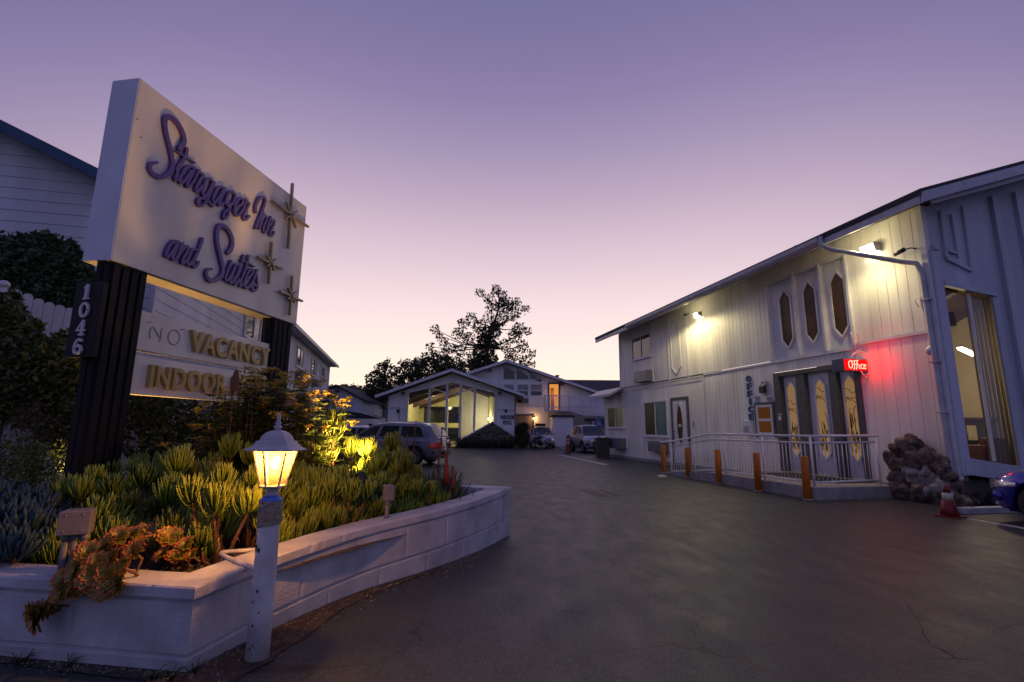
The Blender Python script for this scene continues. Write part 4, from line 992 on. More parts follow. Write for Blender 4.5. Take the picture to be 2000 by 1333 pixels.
# ================================================================== lantern on a pole
lp=thing('lamp_post','white post with a lit amber glass lantern standing at the planter wall','lamp post',G(502,1286),R(-8))
b=MB();b.lathe([(.074,0),(.073,.3),(.070,.72),(.069,.985),(.060,1.0),(0.0,1.0)],28);b.lathe([(.0742,.508),(.0755,.512),(.0738,.516)],28,cap=False);b.build('pole',M['wpost'],lp)
rr=random.Random(2);b=MB()
for (a,z,s) in ((-2.2,.70,.020),(-1.75,.685,.014),(-2.25,.68,.014),(-1.6,.10,.018),(-1.75,.08,.012),(-1.3,.065,.02),(-1.9,.36,.008),(-1.5,.43,.009),(-1.2,.30,.006),(-1.65,.22,.008)):
    r0=.0735
    b.add([(r0*math.cos(a+s*12*math.cos(t)),r0*math.sin(a+s*12*math.cos(t)),z+s*1.2*math.sin(t)*rr.uniform(.6,1.2)) for t in [k*6.283/9 for k in range(9)]],[tuple(range(9))])
b.build('paint_chip',M['rubber'],lp)
b=MB();rr=random.Random(6)
for k in range(26):
    z=.845+k*.0058;tl=rr.uniform(-.012,.012);ph=rr.uniform(0,6.28)
    b.tube([(.0745*math.cos(a),.0745*math.sin(a),z+tl*math.cos(a+ph)) for a in [j*2*math.pi/24 for j in range(25)]],.0042,5,cap=False)
b.build('twine_wrap',M['twine'],lp)
b=MB();b.lathe([(.072,.985),(.070,1.0),(.052,1.025),(.045,1.03)],20);b.build('tape_wrap',M['tape'],lp)
b=MB();b.add([(.0736*math.cos(a),.0736*math.sin(a),z) for z in (.825,.842) for a in (-2.5,-2.25,-2.0,-1.75)],[(0,1,5,4),(1,2,6,5),(2,3,7,6)]);b.build('tape_strip',M['blue'],lp)
lt=MB();lt.lathe([(.040,1.0),(.043,1.045),(.034,1.06),(.050,1.075),(.085,1.083),(.085,1.098),(.0,1.10)],20)
lto=lt.build('lantern_base',M['lampmetal'],lp)
z0,z1,r0,r1,ns=1.098,1.335,.078,.140,6
b=MB()
for k in range(ns):
    a=2*math.pi*k/ns+R(30);b.beam((r0*math.cos(a),r0*math.sin(a),z0),(r1*math.cos(a),r1*math.sin(a),z1),.011,.011)
b.lathe([(r1+.006,z1-.004),(r1+.006,z1+.006),(r1-.01,z1+.006)],6,phase=R(30),sm=False,cap=False)
b.build('lantern_frame',M['lampmetal'],lp)
for k in range(ns):
    a=2*math.pi*k/ns+R(30);c=2*math.pi*(k+1)/ns+R(30)
    p=MB();p.add([(r0*math.cos(a),r0*math.sin(a),z0),(r0*math.cos(c),r0*math.sin(c),z0),(r1*math.cos(c),r1*math.sin(c),z1),(r1*math.cos(a),r1*math.sin(a),z1)],[(0,1,2,3)]);p.build('lantern_pane',M['lampglass'],lp)
b=MB();b.lathe([(.205,1.332),(.206,1.338),(.165,1.356),(.142,1.378),(.133,1.398),(.112,1.40),(.104,1.425),(.078,1.452),(.05,1.466),(.022,1.472)],6,phase=R(30),sm=False);b.build('lantern_roof',M['lampmetal'],lp,.004)
b=MB();b.lathe([(.022,1.47),(.02,1.482),(.032,1.492),(.02,1.503),(.014,1.51),(.024,1.522),(.012,1.531),(.014,1.55),(.013,1.575),(.004,1.592),(.0,1.594)],16);b.build('finial',M['lampmetal'],lp)
b=MB();b.lathe([(.0,1.272),(.020,1.262),(.026,1.245),(.020,1.225),(.013,1.21),(0,1.205)],16);b.build('bulb',M['bulb'],lp)
b=MB();b.lathe([(.022,1.10),(.022,1.205)],14);b.build('bulb_holder',M['trim'],lp)
lb=G(502,1286)
light('lantern_light','POINT',(lb.x,lb.y,1.302),68,(1,.60,.20),size=.025)
# white bent pipe from the lamp to the bed
pp=thing('conduit_pipe','bent white conduit pipe lying over the planter wall behind the lamp post','pipe',(-1.75,3.7,0))
def rel(p,z): q=G(p[0],p[1],z);return (q.x+1.75,q.y-3.7,z)
b=MB();b.tube(smooth_path([rel((500,1112),.51),rel((470,1100),.53),rel((440,1088),.53),rel((432,1081),.53),rel((448,1078),.53),rel((480,1076),.53),rel((520,1072),.5)],5),.017,10);b.build('pipe',M['wpost'],pp)
# ================================================================== electrical boxes on conduits
def ebox(label,px,py,y,w,d,h,zb,legs,rot,mat):
    p=D(px,py,y);t=thing('electrical_box',label,'electrical box',(p.x,p.y,.42),rot)
    b=MB();b.box(-w/2,w/2,-d/2,d/2,zb,zb+h);o=b.build('box',mat,t,.008)
    b=MB();b.box(-w/2-.006,w/2+.006,-d/2-.012,-d/2-.001,zb+.006,zb+h-.006);o2=b.build('cover',mat,t,.004)
    b=MB()
    for x in(-w*.3,w*.3):
        for z in (zb+.03,zb+h-.03): b.lathe([(.006,-d/2-.016),(.006,-d/2-.010)],8,(x,0,z),axis='y')
    b.build('screw',M['metal'],t)
    for x in legs:
        b=MB();b.tube([(x,0,0),(x,0,zb)],.022,12);b.lathe([(.028,zb-.04),(.028,zb-.002)],12,(x,0,0));b.build('conduit',mat,t)
ebox('grey electrical box on three conduits at the left of the wall corner',152,1020,3.60,.165,.13,.165,.33,(-.05,.0,.052),R(24),M['metalbox'])
ebox('small upright electrical box on one conduit near the curved wall',757,972,5.30,.10,.09,.16,.33,(.0,),R(25),M['metalbox'])
# ================================================================== plants
BZ=.42
def finger(mb,p,d,l,r,rg,mi=0,up=.8,seg=4,ns=4):
    pts=[p];q=Vector(p);dd=Vector(d).normalized()
    for i in range(seg):
        q=q+dd*(l/seg);pts.append(q.copy())
        dd=(dd+Vector((rg.uniform(-.1,.1),rg.uniform(-.1,.1),up*.55))).normalized()
    rad=[r*(.8 if i==0 else (1.0 if i<seg else .45)) for i in range(seg+1)]
    mb.tube(pts,rad,ns,mi,cap=True,t=(0,1))
def rosette(mb,base,lean,h,l,r,n,rg,up=1.15,spread=1.0):
    """a candelabra head: finger leaves leave the last h metres of a stem sideways, then turn upright"""
    ax=Vector(lean).normalized()
    for i in range(n):
        f=rg.random()**.8
        p=Vector(base)+ax*h*f
        a=rg.uniform(0,6.283)
        el=.12+1.25*f+rg.uniform(-.12,.12)
        d=Vector((math.cos(a)*spread,math.sin(a)*spread,el*1.1))+ax*.2
        finger(mb,p+Vector((math.cos(a),math.sin(a),0))*.006,d,l*rg.uniform(.75,1.15)*(1-.30*f),r*rg.uniform(.85,1.1),rg,0,up*rg.uniform(.8,1.15))
def make_finger(seed,heads,matn,tall=.5,l=.20,r=.0058,n=62,bare=.5,low=.45):
    rg=random.Random(seed);root=thing('succulent',None,'succulent')
    fo=MB();st=MB()
    for k in range(heads):
        a=k*2.4+rg.uniform(-.4,.4);d=.05*math.sqrt(k)*rg.uniform(.8,1.5)*(tall/.5)**.5
        H=tall*(1.0 if k==0 else rg.uniform(low,.98))
        b0=Vector((math.cos(a)*d*.5,math.sin(a)*d*.5,0));ln=Vector((math.cos(a)*d*1.3,math.sin(a)*d*1.3,max(.3,H))).normalized()
        ll=l*rg.uniform(.85,1.1);head=min(H*.75,ll*.85);h0=max(.03,H-head-ll*.25)
        c=b0+ln*h0
        st.tube([b0,b0.lerp(c,.5)+Vector((rg.uniform(-.02,.02),rg.uniform(-.02,.02),0)),c,c+ln*head*.6],[.009,.011,.009,.005],7)
        for j in range(5):
            q=b0.lerp(c,rg.uniform(.3,1));aa=rg.uniform(0,6.28);st.tube([q,q+Vector((math.cos(aa)*.03,math.sin(aa)*.03,-.02)),q+Vector((math.cos(aa)*.045,math.sin(aa)*.045,-.055))],[.004,.003,.001],4)
        rosette(fo,c,ln,head*.62,ll,r,n,rg)
    fo.build('foliage',M[matn],root);st.build('stem',M['redbark'],root)
    return root
VARS=[(1,10,.80,1),(2,9,.70,1),(3,8,.58,1),(4,7,.47,1),(5,5,.36,1),(7,4,.26,1),(8,1,.60,0),(9,2,.95,0),(10,11,.80,1),(12,8,.62,1),(13,6,.44,1)]
V=[make_finger(a,h,'finger',tall=t,l=(.20 if m else .28) if t>.3 else .14,n=62 if m else 95,low=.38) for a,h,t,m in VARS]
VH=[t+.02 for _,_,t,_ in VARS]
used=set()
def plant(protos,heights,v,px,top,y,label,group,wide=1.0,rot=None):
    while not (inbed(D(px,top,y).x+.17,y-.12) or y>7.2): y+=.06
    p=D(px,top,y)
    if protos is V:
        need=p.z-BZ;cand=[i for i in range(len(VARS)) if (VARS[i][3]==0)==(v in(4,5))]
        best=min(abs(math.log(need/heights[i])) for i in cand);cand=[i for i in cand if abs(math.log(need/heights[i]))<best+.13];v=rnd.choice(cand)
    s=(p.z-BZ)/heights[v]
    o=protos[v] if (id(protos),v) not in used else copy_tree(protos[v]);used.add((id(protos),v))
    o.location=(p.x,p.y,BZ-.01);o.scale=(s*wide,s*wide,s);o.rotation_euler=(0,0,rnd.uniform(0,6.28) if rot is None else rot)
    o['label']=label;o['category']='succulent'
    if group: o['group']=group
GF='finger leaved succulents in the planter bed'
gen='bright green finger leaved succulent clump among many in the middle of the planter bed'
fl=[ # variant, px, top py, y(depth), label
 (1,440,900,4.15,'big bright finger leaved succulent just left of the lit lantern'),
 (0,600,985,4.05,'finger leaved succulent just right of the lamp post above the white wall'),
 (2,545,1000,3.95,'low finger leaved succulent directly behind the lamp post'),
 (4,355,868,4.55,'tall single headed succulent with a bare red stem, left of the lantern'),
 (3,300,900,4.75,gen),(0,255,955,4.35,gen),(3,205,960,4.15,gen),(1,190,905,4.7,'finger leaved succulent in front of the dark sign post'),
 (2,128,1010,3.95,'small finger leaved succulent beside the grey electrical box'),(0,400,960,4.5,gen),(2,500,905,4.6,gen),
 (1,640,950,4.55,gen),(3,700,955,4.75,gen),(0,668,905,5.1,gen),(1,735,930,5.3,gen),(2,610,940,5.0,gen),(3,560,930,5.0,gen),
 (5,655,800,6.15,'tallest finger leaved succulent with an orange stem beside the yellow flowers'),
 (4,720,852,6.2,'upright succulent head lit bright yellow by the ground spotlight'),(3,707,905,6.0,'low succulent glowing yellow right above the ground spotlight'),
 (4,688,850,6.45,'leaning succulent head lit yellow left of the spotlight'),(1,750,868,6.4,gen),(0,775,900,6.1,gen),(4,795,883,6.0,'upright finger leaved succulent in front of the rear wheel of the wagon'),
 (5,768,843,6.6,'small single bud headed succulent standing against the side of the wagon'),(1,815,905,6.0,gen),(0,828,950,5.75,'rounded finger leaved succulent at the inner edge of the curved wall'),(3,797,955,5.65,gen),
 (2,455,842,5.6,'tall dim finger leaved succulent behind and left of the lantern'),(1,330,935,5.2,gen),(0,420,880,5.3,gen),(3,270,915,5.3,gen),(2,230,920,5.0,gen),(1,480,930,4.9,gen),
 (0,760,950,5.7,gen),(0,620,905,5.3,gen),(1,585,895,5.6,gen),(0,745,880,6.0,gen),(1,785,872,6.2,gen),(3,850,935,6.2,gen),(1,320,880,5.0,gen),(0,275,880,5.4,gen),(2,150,925,4.8,gen),(3,90,950,4.9,gen),(1,690,985,4.8,gen),(0,400,1000,4.15,gen),(3,345,985,4.05,gen),(2,655,1000,4.5,gen),(1,580,960,4.6,gen),(4,540,880,5.5,gen)]
for v,px,top,y,lab in fl: plant(V,VH,v,px,top,y,lab,GF if lab is gen else None)
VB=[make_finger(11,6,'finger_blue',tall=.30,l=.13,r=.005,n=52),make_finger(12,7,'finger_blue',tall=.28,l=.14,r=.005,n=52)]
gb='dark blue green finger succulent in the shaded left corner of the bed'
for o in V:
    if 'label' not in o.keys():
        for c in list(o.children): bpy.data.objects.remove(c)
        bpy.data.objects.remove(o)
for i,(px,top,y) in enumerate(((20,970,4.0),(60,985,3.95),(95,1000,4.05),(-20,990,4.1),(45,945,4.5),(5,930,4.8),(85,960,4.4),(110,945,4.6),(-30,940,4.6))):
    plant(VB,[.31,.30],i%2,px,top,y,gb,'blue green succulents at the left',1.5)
# spiky dark plants, flower stalks and a red spike at the far end
def make_spiky(seed):
    rg=random.Random(seed);root=thing('spiky_plant',None,'plant');b=MB()
    for k in range(70):
        a=rg.uniform(0,6.283);finger(b,(rg.uniform(-.05,.05),rg.uniform(-.05,.05),0),(math.cos(a),math.sin(a),rg.uniform(.5,2.5)),rg.uniform(.2,.36),.007,rg,0,.35,4,3)
    b.build('foliage',M['spiky'],root);return root
SP=[make_spiky(31)]
for i,(px,top,y) in enumerate(((850,905,6.6),(872,915,6.9),(835,915,7.0),(885,935,6.7),(862,935,6.3))):
    plant(SP,[.33],0,px,top,y,'dark spiky leaved plant at the far end of the bed before the wagon','spiky plants at the far end of the bed')
def stalk(px,top,bx,by,y,label,red=False,head=False):
    t_=D(px,top,y);b_=D(bx,top,y);t=thing('flower_stalk',label,'flower stalk',(b_.x,y,BZ))
    rg=random.Random(int(px));b=MB();n=9;P=[]
    for i in range(n): f=i/(n-1);P.append((( t_.x-b_.x)*f+.012*math.sin(f*5+px),.01*math.sin(f*4),(t_.z-BZ)*f))
    b.tube(P,[.010-.005*i/(n-1) for i in range(n)],6)
    if red:
        b.build('stem',M['redbark'],t);b=MB();q=[Vector(P[i]) for i in range(4,n)];b.tube(q,[.034,.030,.024,.014,.003],8)
    for k in range(46):
        f=rg.uniform(.35 if not red else .55,1);i=min(n-2,int(f*(n-1)));p=Vector(P[i]).lerp(Vector(P[i+1]),f*(n-1)-i);a=rg.uniform(0,6.28)
        rr_=.022 if not red else .055*(1.12-f)
        b.blob(p+Vector((math.cos(a)*rr_*.6,math.sin(a)*rr_*.6,0)),(.007,.007,.011) if not red else (.012,.012,.02),k,.3,0)
    b.build('flower' if red else 'stem',M['redspike' if red else 'redbark'],t)
stalk(812,822,812,960,6.4,'thin tall flower stalk standing before the rear window post of the wagon')
stalk(797,848,799,960,6.2,'reddish flower stalk before the rear door of the wagon')
stalk(863,835,858,960,6.7,'thin bent flower stalk before the red tail lamp of the wagon')
stalk(871,850,880,975,6.6,'long flower stalk leaning across the tail of the wagon')
stalk(872,882,872,985,6.4,'stout red flower spike at the far end of the bed',True)
stalk(886,912,884,975,6.5,'shorter dull red flower spike right of the stout one',True)
# ---- red edged rosette succulents
def aeo(mb,hb,c,ax,rad,rg,n=42):
    ax=Vector(ax).normalized();ref=Vector((1,0,0)) if abs(ax.x)<.8 else Vector((0,1,0));u=ax.cross(ref).normalized();w=ax.cross(u)
    c=Vector(c)
    for i in range(n):
        f=(i+.5)/n;a=i*2.39996;l=rad*(.30+.72*f)*rg.uniform(.9,1.08);el=1.25-1.15*f
        d=(u*math.cos(a)+w*math.sin(a));s=(-u*math.sin(a)+w*math.cos(a))
        P=[];T=[]
        for j,(q,ww) in enumerate(((.02,.05),(.35,.13),(.68,.24),(.88,.21),(1.04,.015))):
            e=el*(1-.25*q);p=c+d*(l*q*math.cos(e))+ax*(l*q*math.sin(e)+.02*f*q*0);bend=.06*l
            for sgn in (-1,0,1):
                P.append(p+s*(ww*l*sgn)+ax*(bend*abs(sgn)));T.append((0,0,0,.10,.9)[j] if sgn==0 else (.0,.05,.45,.85,1)[j])
        fs=[]
        for j in range(4):
            for k in range(2): q=j*3+k;fs.append((q,q+1,q+4,q+3))
        (hb if f<.3 else mb).add(P,fs,0,True,T)
def aeonium(name,label,loc,heads,seed):
    rg=random.Random(seed);t=thing(name,label,'succulent',loc);s=MB()
    for (x,y,z,ax,r) in heads:
        a=MB();hb=MB();aeo(a,hb,(x,y,z),ax,r,rg);q=Vector((x,y,z));ao=a.build('leaf_rosette',M['aeo'],t);hb.build('rosette_heart',M['aeoc'],ao)
        s.tube([q,q-Vector(ax).normalized()*.06+Vector((0,.03,-.02)),Vector((x*.85,max(y*.6,-.02),min(.0,z+.25) if z<0 else .0))],[.010,.011,.010],6)
    s.build('stem',M['redbark'],t)
def rz(px,py,y,L_):  # pixel -> offset from plant base
    p=D(px,py,y);return (p.x-L_[0],p.y-L_[1],p.z-L_[2])
L1=(-2.52,3.62,.46);hd=[]
rg=random.Random(77)
for px,py,y,r in ((215,1130,3.34,.105),(180,1125,3.36,.10),(150,1115,3.38,.095),(125,1130,3.40,.085),(240,1110,3.42,.10),(170,1080,3.50,.095),(205,1070,3.55,.10),(230,1050,3.62,.095),(260,1080,3.58,.09),(190,1100,3.42,.09),(145,1150,3.36,.085),(120,1160,3.37,.075),(232,1140,3.34,.085),(200,1150,3.33,.09),(255,1045,3.75,.09),(220,1090,3.48,.09),(160,1145,3.35,.08)):
    o=rz(px,py,y,L1);hd.append((*o,(rg.uniform(-.5,.35)-(.3 if px<170 else 0),-1+rg.uniform(-.1,.4)-.2*(py>1120),.35+.75*(y-3.34)/.3+rg.uniform(-.2,.2)-(.25 if py>1140 else 0)),r))
aeonium('rosette_succulent','red edged rosette succulent spilling over the front of the white wall',L1,hd,5)
hd=[]
for px,py,y,r in ((80,1203,3.38,.105),(92,1190,3.40,.08),(112,1180,3.40,.075),(72,1190,3.40,.07)):
    o=rz(px,py,y,L1);hd.append((o[0],o[1]-.03,o[2],(-.5,-1,.15-.4*(r>.08)),r))
aeonium('hanging_rosette','shaggy reddish rosette hanging lowest at the end of its stem over the wall',L1,hd,6)
L2=(-2.45,3.95,.44);hd=[]
for px,py,y,r in ((330,1050,3.92,.10),(362,1065,3.88,.085),(300,1055,3.95,.085),(348,1085,3.84,.09),(318,1082,3.86,.075),(375,1085,3.86,.06),(285,1040,4.05,.085),(325,1030,4.05,.07),(270,1065,3.9,.08)):
    o=rz(px,py,y,L2);hd.append((*o,(rg.uniform(-.4,.5),-.8+rg.uniform(-.2,.3),.8),r))
aeonium('rosette_succulent','cluster of open green rosettes with red rims on the gravel behind the wall corner',L2,hd,8)
# ---- bushy ferny plant with yellow flower heads
def ferny(label,x0,x1,y0,y1,n,topf,seed,flowers,loc):
    rg=random.Random(seed);t=thing('flowering_bush',label,'bush',loc);st=MB();lf=MB();fw=MB()
    for k in range(n):
        x=rg.uniform(x0,x1);y=rg.uniform(y0,y1);H=topf(x,y)*rg.uniform(.72,1.04)
        lx,ly=rg.uniform(-.14,.14),rg.uniform(-.2,.1)
        P=[Vector((x+lx*f*f-loc[0],y+ly*f*f-loc[1],H*f)) for f in (0,.25,.5,.75,1)]
        st.tube(P,[.007,.006,.005,.004,.003],4)
        for j in range(20):
            f=.12+.85*j/20;i=min(3,int(f*4));p=P[i].lerp(P[i+1],f*4-i);a=j*2.4+k;l=.20*(1.1-.5*f)
            d=Vector((math.cos(a),math.sin(a),.45));q0=p
            for m in range(6):
                u=(m+1)/6;q=p+d*l*u+Vector((0,0,-.10*u*u*l*4))
                sd=Vector((-math.sin(a),math.cos(a),.1));wl=.058*(1.05-u*.7)
                for sg_ in (-1,1):
                    b0=q0.lerp(q,.3);tp=b0+sd*wl*sg_+d*wl*.5;lf.add([b0,b0+d*-.006+sd*wl*.5*sg_,tp,b0+d*.024+sd*wl*.4*sg_],[(0,1,2,3)])
                q0=q
        if rg.random()<flowers:
            c=P[4]
            for b_ in range(rg.randint(6,10)):
                a=rg.uniform(0,6.28);rr_=rg.uniform(.02,.085);q=c+Vector((math.cos(a)*rr_,math.sin(a)*rr_,.04+rg.uniform(-.015,.015)))
                fw.tube([c+Vector((0,0,-.03)),q],[.002,.0015],3)
                for m in range(6):
                    qq=q+Vector((rg.uniform(-.02,.02),rg.uniform(-.02,.02),rg.uniform(-.006,.008)));fw.blob(qq,(.008,.008,.006),m,.2,0,sm=False)
    st.build('stem',M['twig'],t);lf.build('foliage',M['fern'],t);fw.build('flower',M['yflower'],t)
def topf(x,y):
    # taller to the back and left, falling towards the right
    return (1.74-.42*max(0,(x+2.75)/.6) if x>-2.75 else 1.74-.75*max(0,(-3.32-x)/.45))-.35*max(0,(6.0-y))
A=D(400,800,6.2).x;B_=D(672,800,6.4).x
ferny('tall ferny bush with yellow flower heads behind the lantern, covering the lower sign board',A,B_,5.75,7.1,230,topf,4,.62,(-2.9,6.4,BZ))
# ---- leafy masses: hedge on the fence, dark tree behind it, low growth under the sign
def leafmass(name,label,cat,lobes,n,size,matn,seed,loc,stems=None,red=0,flat=1.0):
    rg=random.Random(seed);t=thing(name,label,cat,loc);b=MB()
    for (c,r,w) in lobes: leafquads(b,(c[0]-loc[0],c[1]-loc[1],c[2]-loc[2]),r,int(n*w),size,rg,0 if rg.random()>red else 0,flat)
    b.build('foliage',M[matn],t)
    s=MB()
    for (p,q,r) in (stems or []):
        p=Vector(p)-Vector(loc);q=Vector(q)-Vector(loc);m_=p.lerp(q,.5)+Vector((rg.uniform(-.1,.1),rg.uniform(-.1,.1),0))*(p-q).length*.3
        s.tube([p,m_,q],[r,r*.75,r*.35],6)
    if stems: s.build('stem',M['bark'],t)
    return t
lob=[]
rg=random.Random(9)
def lobepx(px,py,y,r,w=1.0,rz_=None): p=D(px,py,y);return ((p.x,p.y,p.z),(r,r*.7,rz_ or r),w)
hedge=[lobepx(0,625,6.7,.32),lobepx(35,665,6.7,.28,.8),lobepx(75,700,6.7,.30),lobepx(20,710,6.6,.42),lobepx(112,712,6.7,.30),lobepx(140,715,6.8,.28),lobepx(70,730,6.6,.38),lobepx(15,760,6.6,.36),lobepx(120,760,6.7,.33),lobepx(150,800,6.7,.26,.6),lobepx(140,860,6.6,.22,.5),lobepx(110,830,6.7,.26,.6),lobepx(-40,650,6.7,.5),lobepx(-40,760,6.7,.5),lobepx(50,800,6.7,.25,.35),lobepx(0,600,6.8,.16,.3),lobepx(20,585,6.9,.10,.15),lobepx(60,640,6.8,.12,.2),lobepx(40,690,6.65,.30),lobepx(125,665,6.85,.12,.15)]
leafmass('hedge','dense dark green leafy creeper hedge hanging over the white fence','hedge',hedge,1500,.085,'ivy',3,(-6.7,6.7,BZ),[(( -6.4,6.8,BZ),(-6.3,6.7,2.0),.03),((-6.9,6.8,BZ),(-6.8,6.7,2.2),.03)])
rl_=[lobepx(150,870,6.45,.16,.5),lobepx(130,840,6.5,.2,.4),lobepx(135,900,6.4,.14,.4),lobepx(110,790,6.6,.3,.35)]
leafmass('red_leaved_shrub','thin reddish brown shrub left of the dark sign post','shrub',rl_,500,.05,'redleaf',14,(-5.8,6.45,BZ),[((-5.85,6.45,BZ),(-5.75,6.45,1.4),.012)])
dark=[lobepx(20,520,8.6,.55),lobepx(60,500,8.7,.35,.6),lobepx(85,500,8.7,.42),lobepx(125,525,8.7,.42),lobepx(150,560,8.7,.40),lobepx(110,580,8.6,.5),lobepx(50,560,8.6,.55),lobepx(0,570,8.6,.6),lobepx(175,585,8.7,.25,.5),lobepx(165,610,8.7,.4),lobepx(140,490,8.75,.10,.1),lobepx(137,478,8.75,.06,.05),lobepx(78,468,8.75,.12,.14),lobepx(48,470,8.75,.12,.1),lobepx(-40,520,8.6,.7),lobepx(110,640,8.6,.5,.6),lobepx(185,555,8.75,.10,.1),lobepx(95,478,8.75,.14,.15)]
leafmass('dark_tree','dark leafy tree rising behind the white fence against the sided house','tree',dark,1500,.11,'shrub',5,(-7.8,8.7,0),[((-7.6,8.7,0),(-7.5,8.7,3.2),.09),((-7.5,8.7,1.6),(-6.9,8.7,3.5),.05),((-7.6,8.7,1.6),(-8.3,8.7,3.6),.05)])
und=[lobepx(300,800,8.3,.45),lobepx(340,830,8.3,.5),lobepx(400,800,8.4,.5),lobepx(280,850,8.2,.4),lobepx(380,870,8.2,.45),lobepx(440,850,8.3,.5),lobepx(320,880,8.0,.35,.7),lobepx(260,800,8.3,.3,.6),lobepx(460,790,8.5,.4,.8),lobepx(300,770,8.5,.3,.6)]
leafmass('leafy_shrub','dark leafy shrub growing behind the sign under the lower boards','shrub',und,800,.085,'ivy',6,(-5.6,8.3,BZ),[((-5.6,8.3,BZ),(-5.4,8.3,1.5),.025),((-5.3,8.3,BZ),(-4.9,8.3,1.4),.025)])
low=[lobepx(30,900,5.6,.3,.6),lobepx(100,905,5.6,.25,.5),lobepx(60,920,5.3,.3,.6),lobepx(0,930,5.2,.35,.6)]
leafmass('ground_shrub','low brownish ground shrub in front of the bare white fence boards','shrub',low,700,.05,'fern',16,(-5.2,5.5,BZ))
dry=thing('dry_shrub','bare dry twiggy shrub against the white fence at the left','shrub',(-6.15,6.2,BZ));b=MB();rg=random.Random(13);bl=MB()
for k in range(46):
    px=rg.uniform(-20,95);p=D(px,rg.uniform(800,850),6.2);q=D(px*.45+15+rg.uniform(-15,15),930,6.2)
    A_=Vector((q.x+6.15,rg.uniform(-.1,.1),0));T_=Vector((p.x+6.15,rg.uniform(-.2,.2),p.z-BZ));m_=A_.lerp(T_,.5)+Vector((rg.uniform(-.05,.05),0,0))
    b.tube([A_,m_,T_],[.005,.004,.0015],4)
    for j in range(5):
        f=rg.uniform(.4,1);s=m_.lerp(T_,f*2-1) if f>.5 else A_.lerp(m_,f*2);e=s+Vector((rg.uniform(-.12,.12),rg.uniform(-.06,.06),rg.uniform(.05,.16)));b.tube([s,e],[.0025,.001],3)
        leafquads(bl,e,(.02,.02,.02),2,.028,rg)
b.build('twig',M['twig'],dry);bl.build('seed_head',M['redleaf'],dry)
# single large reddish leaf spike before the pool board
ls=thing('leaf_spike','single dark pointed leaf standing in front of the lower sign board','plant',D(452,800,5.6));o_=ls.location.copy();ls.location=(o_.x,o_.y,BZ)
t_=D(452,721,5.6);b=MB();hz=t_.z-BZ;z0_=hz-.30
P=[]
for f,w in ((0,.01),(.3,.045),(.6,.05),(.85,.03),(1,.002)): P+=[(-w+.012*f,0,z0_+.30*f),(.012*f,-.015,z0_+.30*f),(w+.012*f,0,z0_+.30*f)]
b.add(P,[q for j in range(4) for q in ((3*j,3*j+1,3*j+4,3*j+3),(3*j+1,3*j+2,3*j+5,3*j+4))],0,True);b.build('leaf',M['redleaf'],ls);b=MB();b.tube([(0,0,0),(.01,0,z0_*.6),(0,0,z0_+.02)],.006,6);b.build('stem',M['redbark'],ls)
# ================================================================== ground spotlights in the bed
def uplight(label,p,tgt,energy,ang,HH=.30):
    t=thing('ground_spotlight',label,'spotlight',(p[0],p[1],BZ))
    d=(Vector(tgt)-Vector((p[0],p[1],BZ+HH))).normalized()
    b=MB();b.tube([(0,0,0),(0,0,HH-.04)],.012,8);b.build('stake',M['black'],t)
    c=Vector((0,0,HH));b=MB();b.tube([c-d*.07,c-d*.05,c+d*.05,c+d*.06],[.02,.045,.055,.058],14,cap=True);b.build('housing',M['black'],t)
    b=MB();b.tube([c+d*.061,c+d*.064],[.05,.05],14);b.build('lens',M['spotlens'],t)
    light('spotlight_lamp','SPOT',Vector((p[0],p[1],BZ+HH))+d*.08,energy,(1,.50,.13),size=.05,target=tgt,angle=ang,blend=.6)
p=D(707,925,5.75);uplight('small black ground spotlight hidden among the succulents right of the yellow flowers',(p.x,p.y),(-3.5,7.3,3.8),430,100,.50)
p=D(133,945,5.5);uplight('small ground spotlight half hidden in leaves left of the dark post',(p.x+.0,p.y),(-4.5,6.2,3.1),140,100)
# ================================================================== neighbouring sided house (left)
HO=Vector((-7.9,10.5,0))
HB=thing('lap_sided_house','long two storey pale lap sided house with blue edged gable behind the sign','house',HO,AZF)
HL=27.3
gz_=lambda y:6.33+y*.454
w=MB()
w.lap(0,9.9,0.0,6.05,0,-1,.25);w.lap(11.5,HL,0,6.05,0,-1,.25)
w.lap(9.9,11.5,0,6.05,-.0,-1,.25)
# set forward bay: short return and window strip
w.build('wall',M['lap'],HB)
g=MB();vs=[]
z=0
while z<9.0:
    zt=z+.25;yl=0 if z<6.25 else (z-6.25)/.454;yl2=0 if zt<6.25 else (zt-6.25)/.454
    yh=12.6-yl;yh2=12.6-yl2
    if yh>yl: g.add([(-.018,yl,z),(-.018,yh,z),(-.002,max(yh2,yl2),zt),(-.002,yl2,zt),(0,yl,z),(0,yh,z)],[(0,1,2,3),(4,5,1,0)])
    z=zt
g.build('gable_wall',M['lap'],HB)
cn_=MB();cn_.box(-.03,.06,-.03,.06,0,6.2);cn_.build('corner_trim',M['lap'],HB);cn_=MB();cn_.box(HL-.06,HL+.02,-.03,.05,0,6.05);cn_.build('corner_trim',M['lap'],HB)
r=MB()
r.extr([(-.55,-.55,6.12),(-.55,6.3,9.23),(-.55,6.3,9.13),(-.55,-.55,6.02)],(HL+1.1,0,0));r.extr([(-.55,13.1,6.12),(-.55,6.3,9.24),(-.55,6.3,9.14),(-.55,13.1,6.02)],(HL+1.1,0,0))
ro=r.build('roof',M['shingle'],HB)
r=MB();r.beam((-.57,-.55,6.0),(-.57,6.3,9.11),.05,.22);r.beam((-.57,13.1,6.0),(-.57,6.3,9.11),.05,.22);r.build('rake_board',M['bluetrim'],ro)
r=MB();r.box(-.55,HL+.55,-.60,-.552,5.95,6.13);r.build('fascia',M['gutter'],ro)
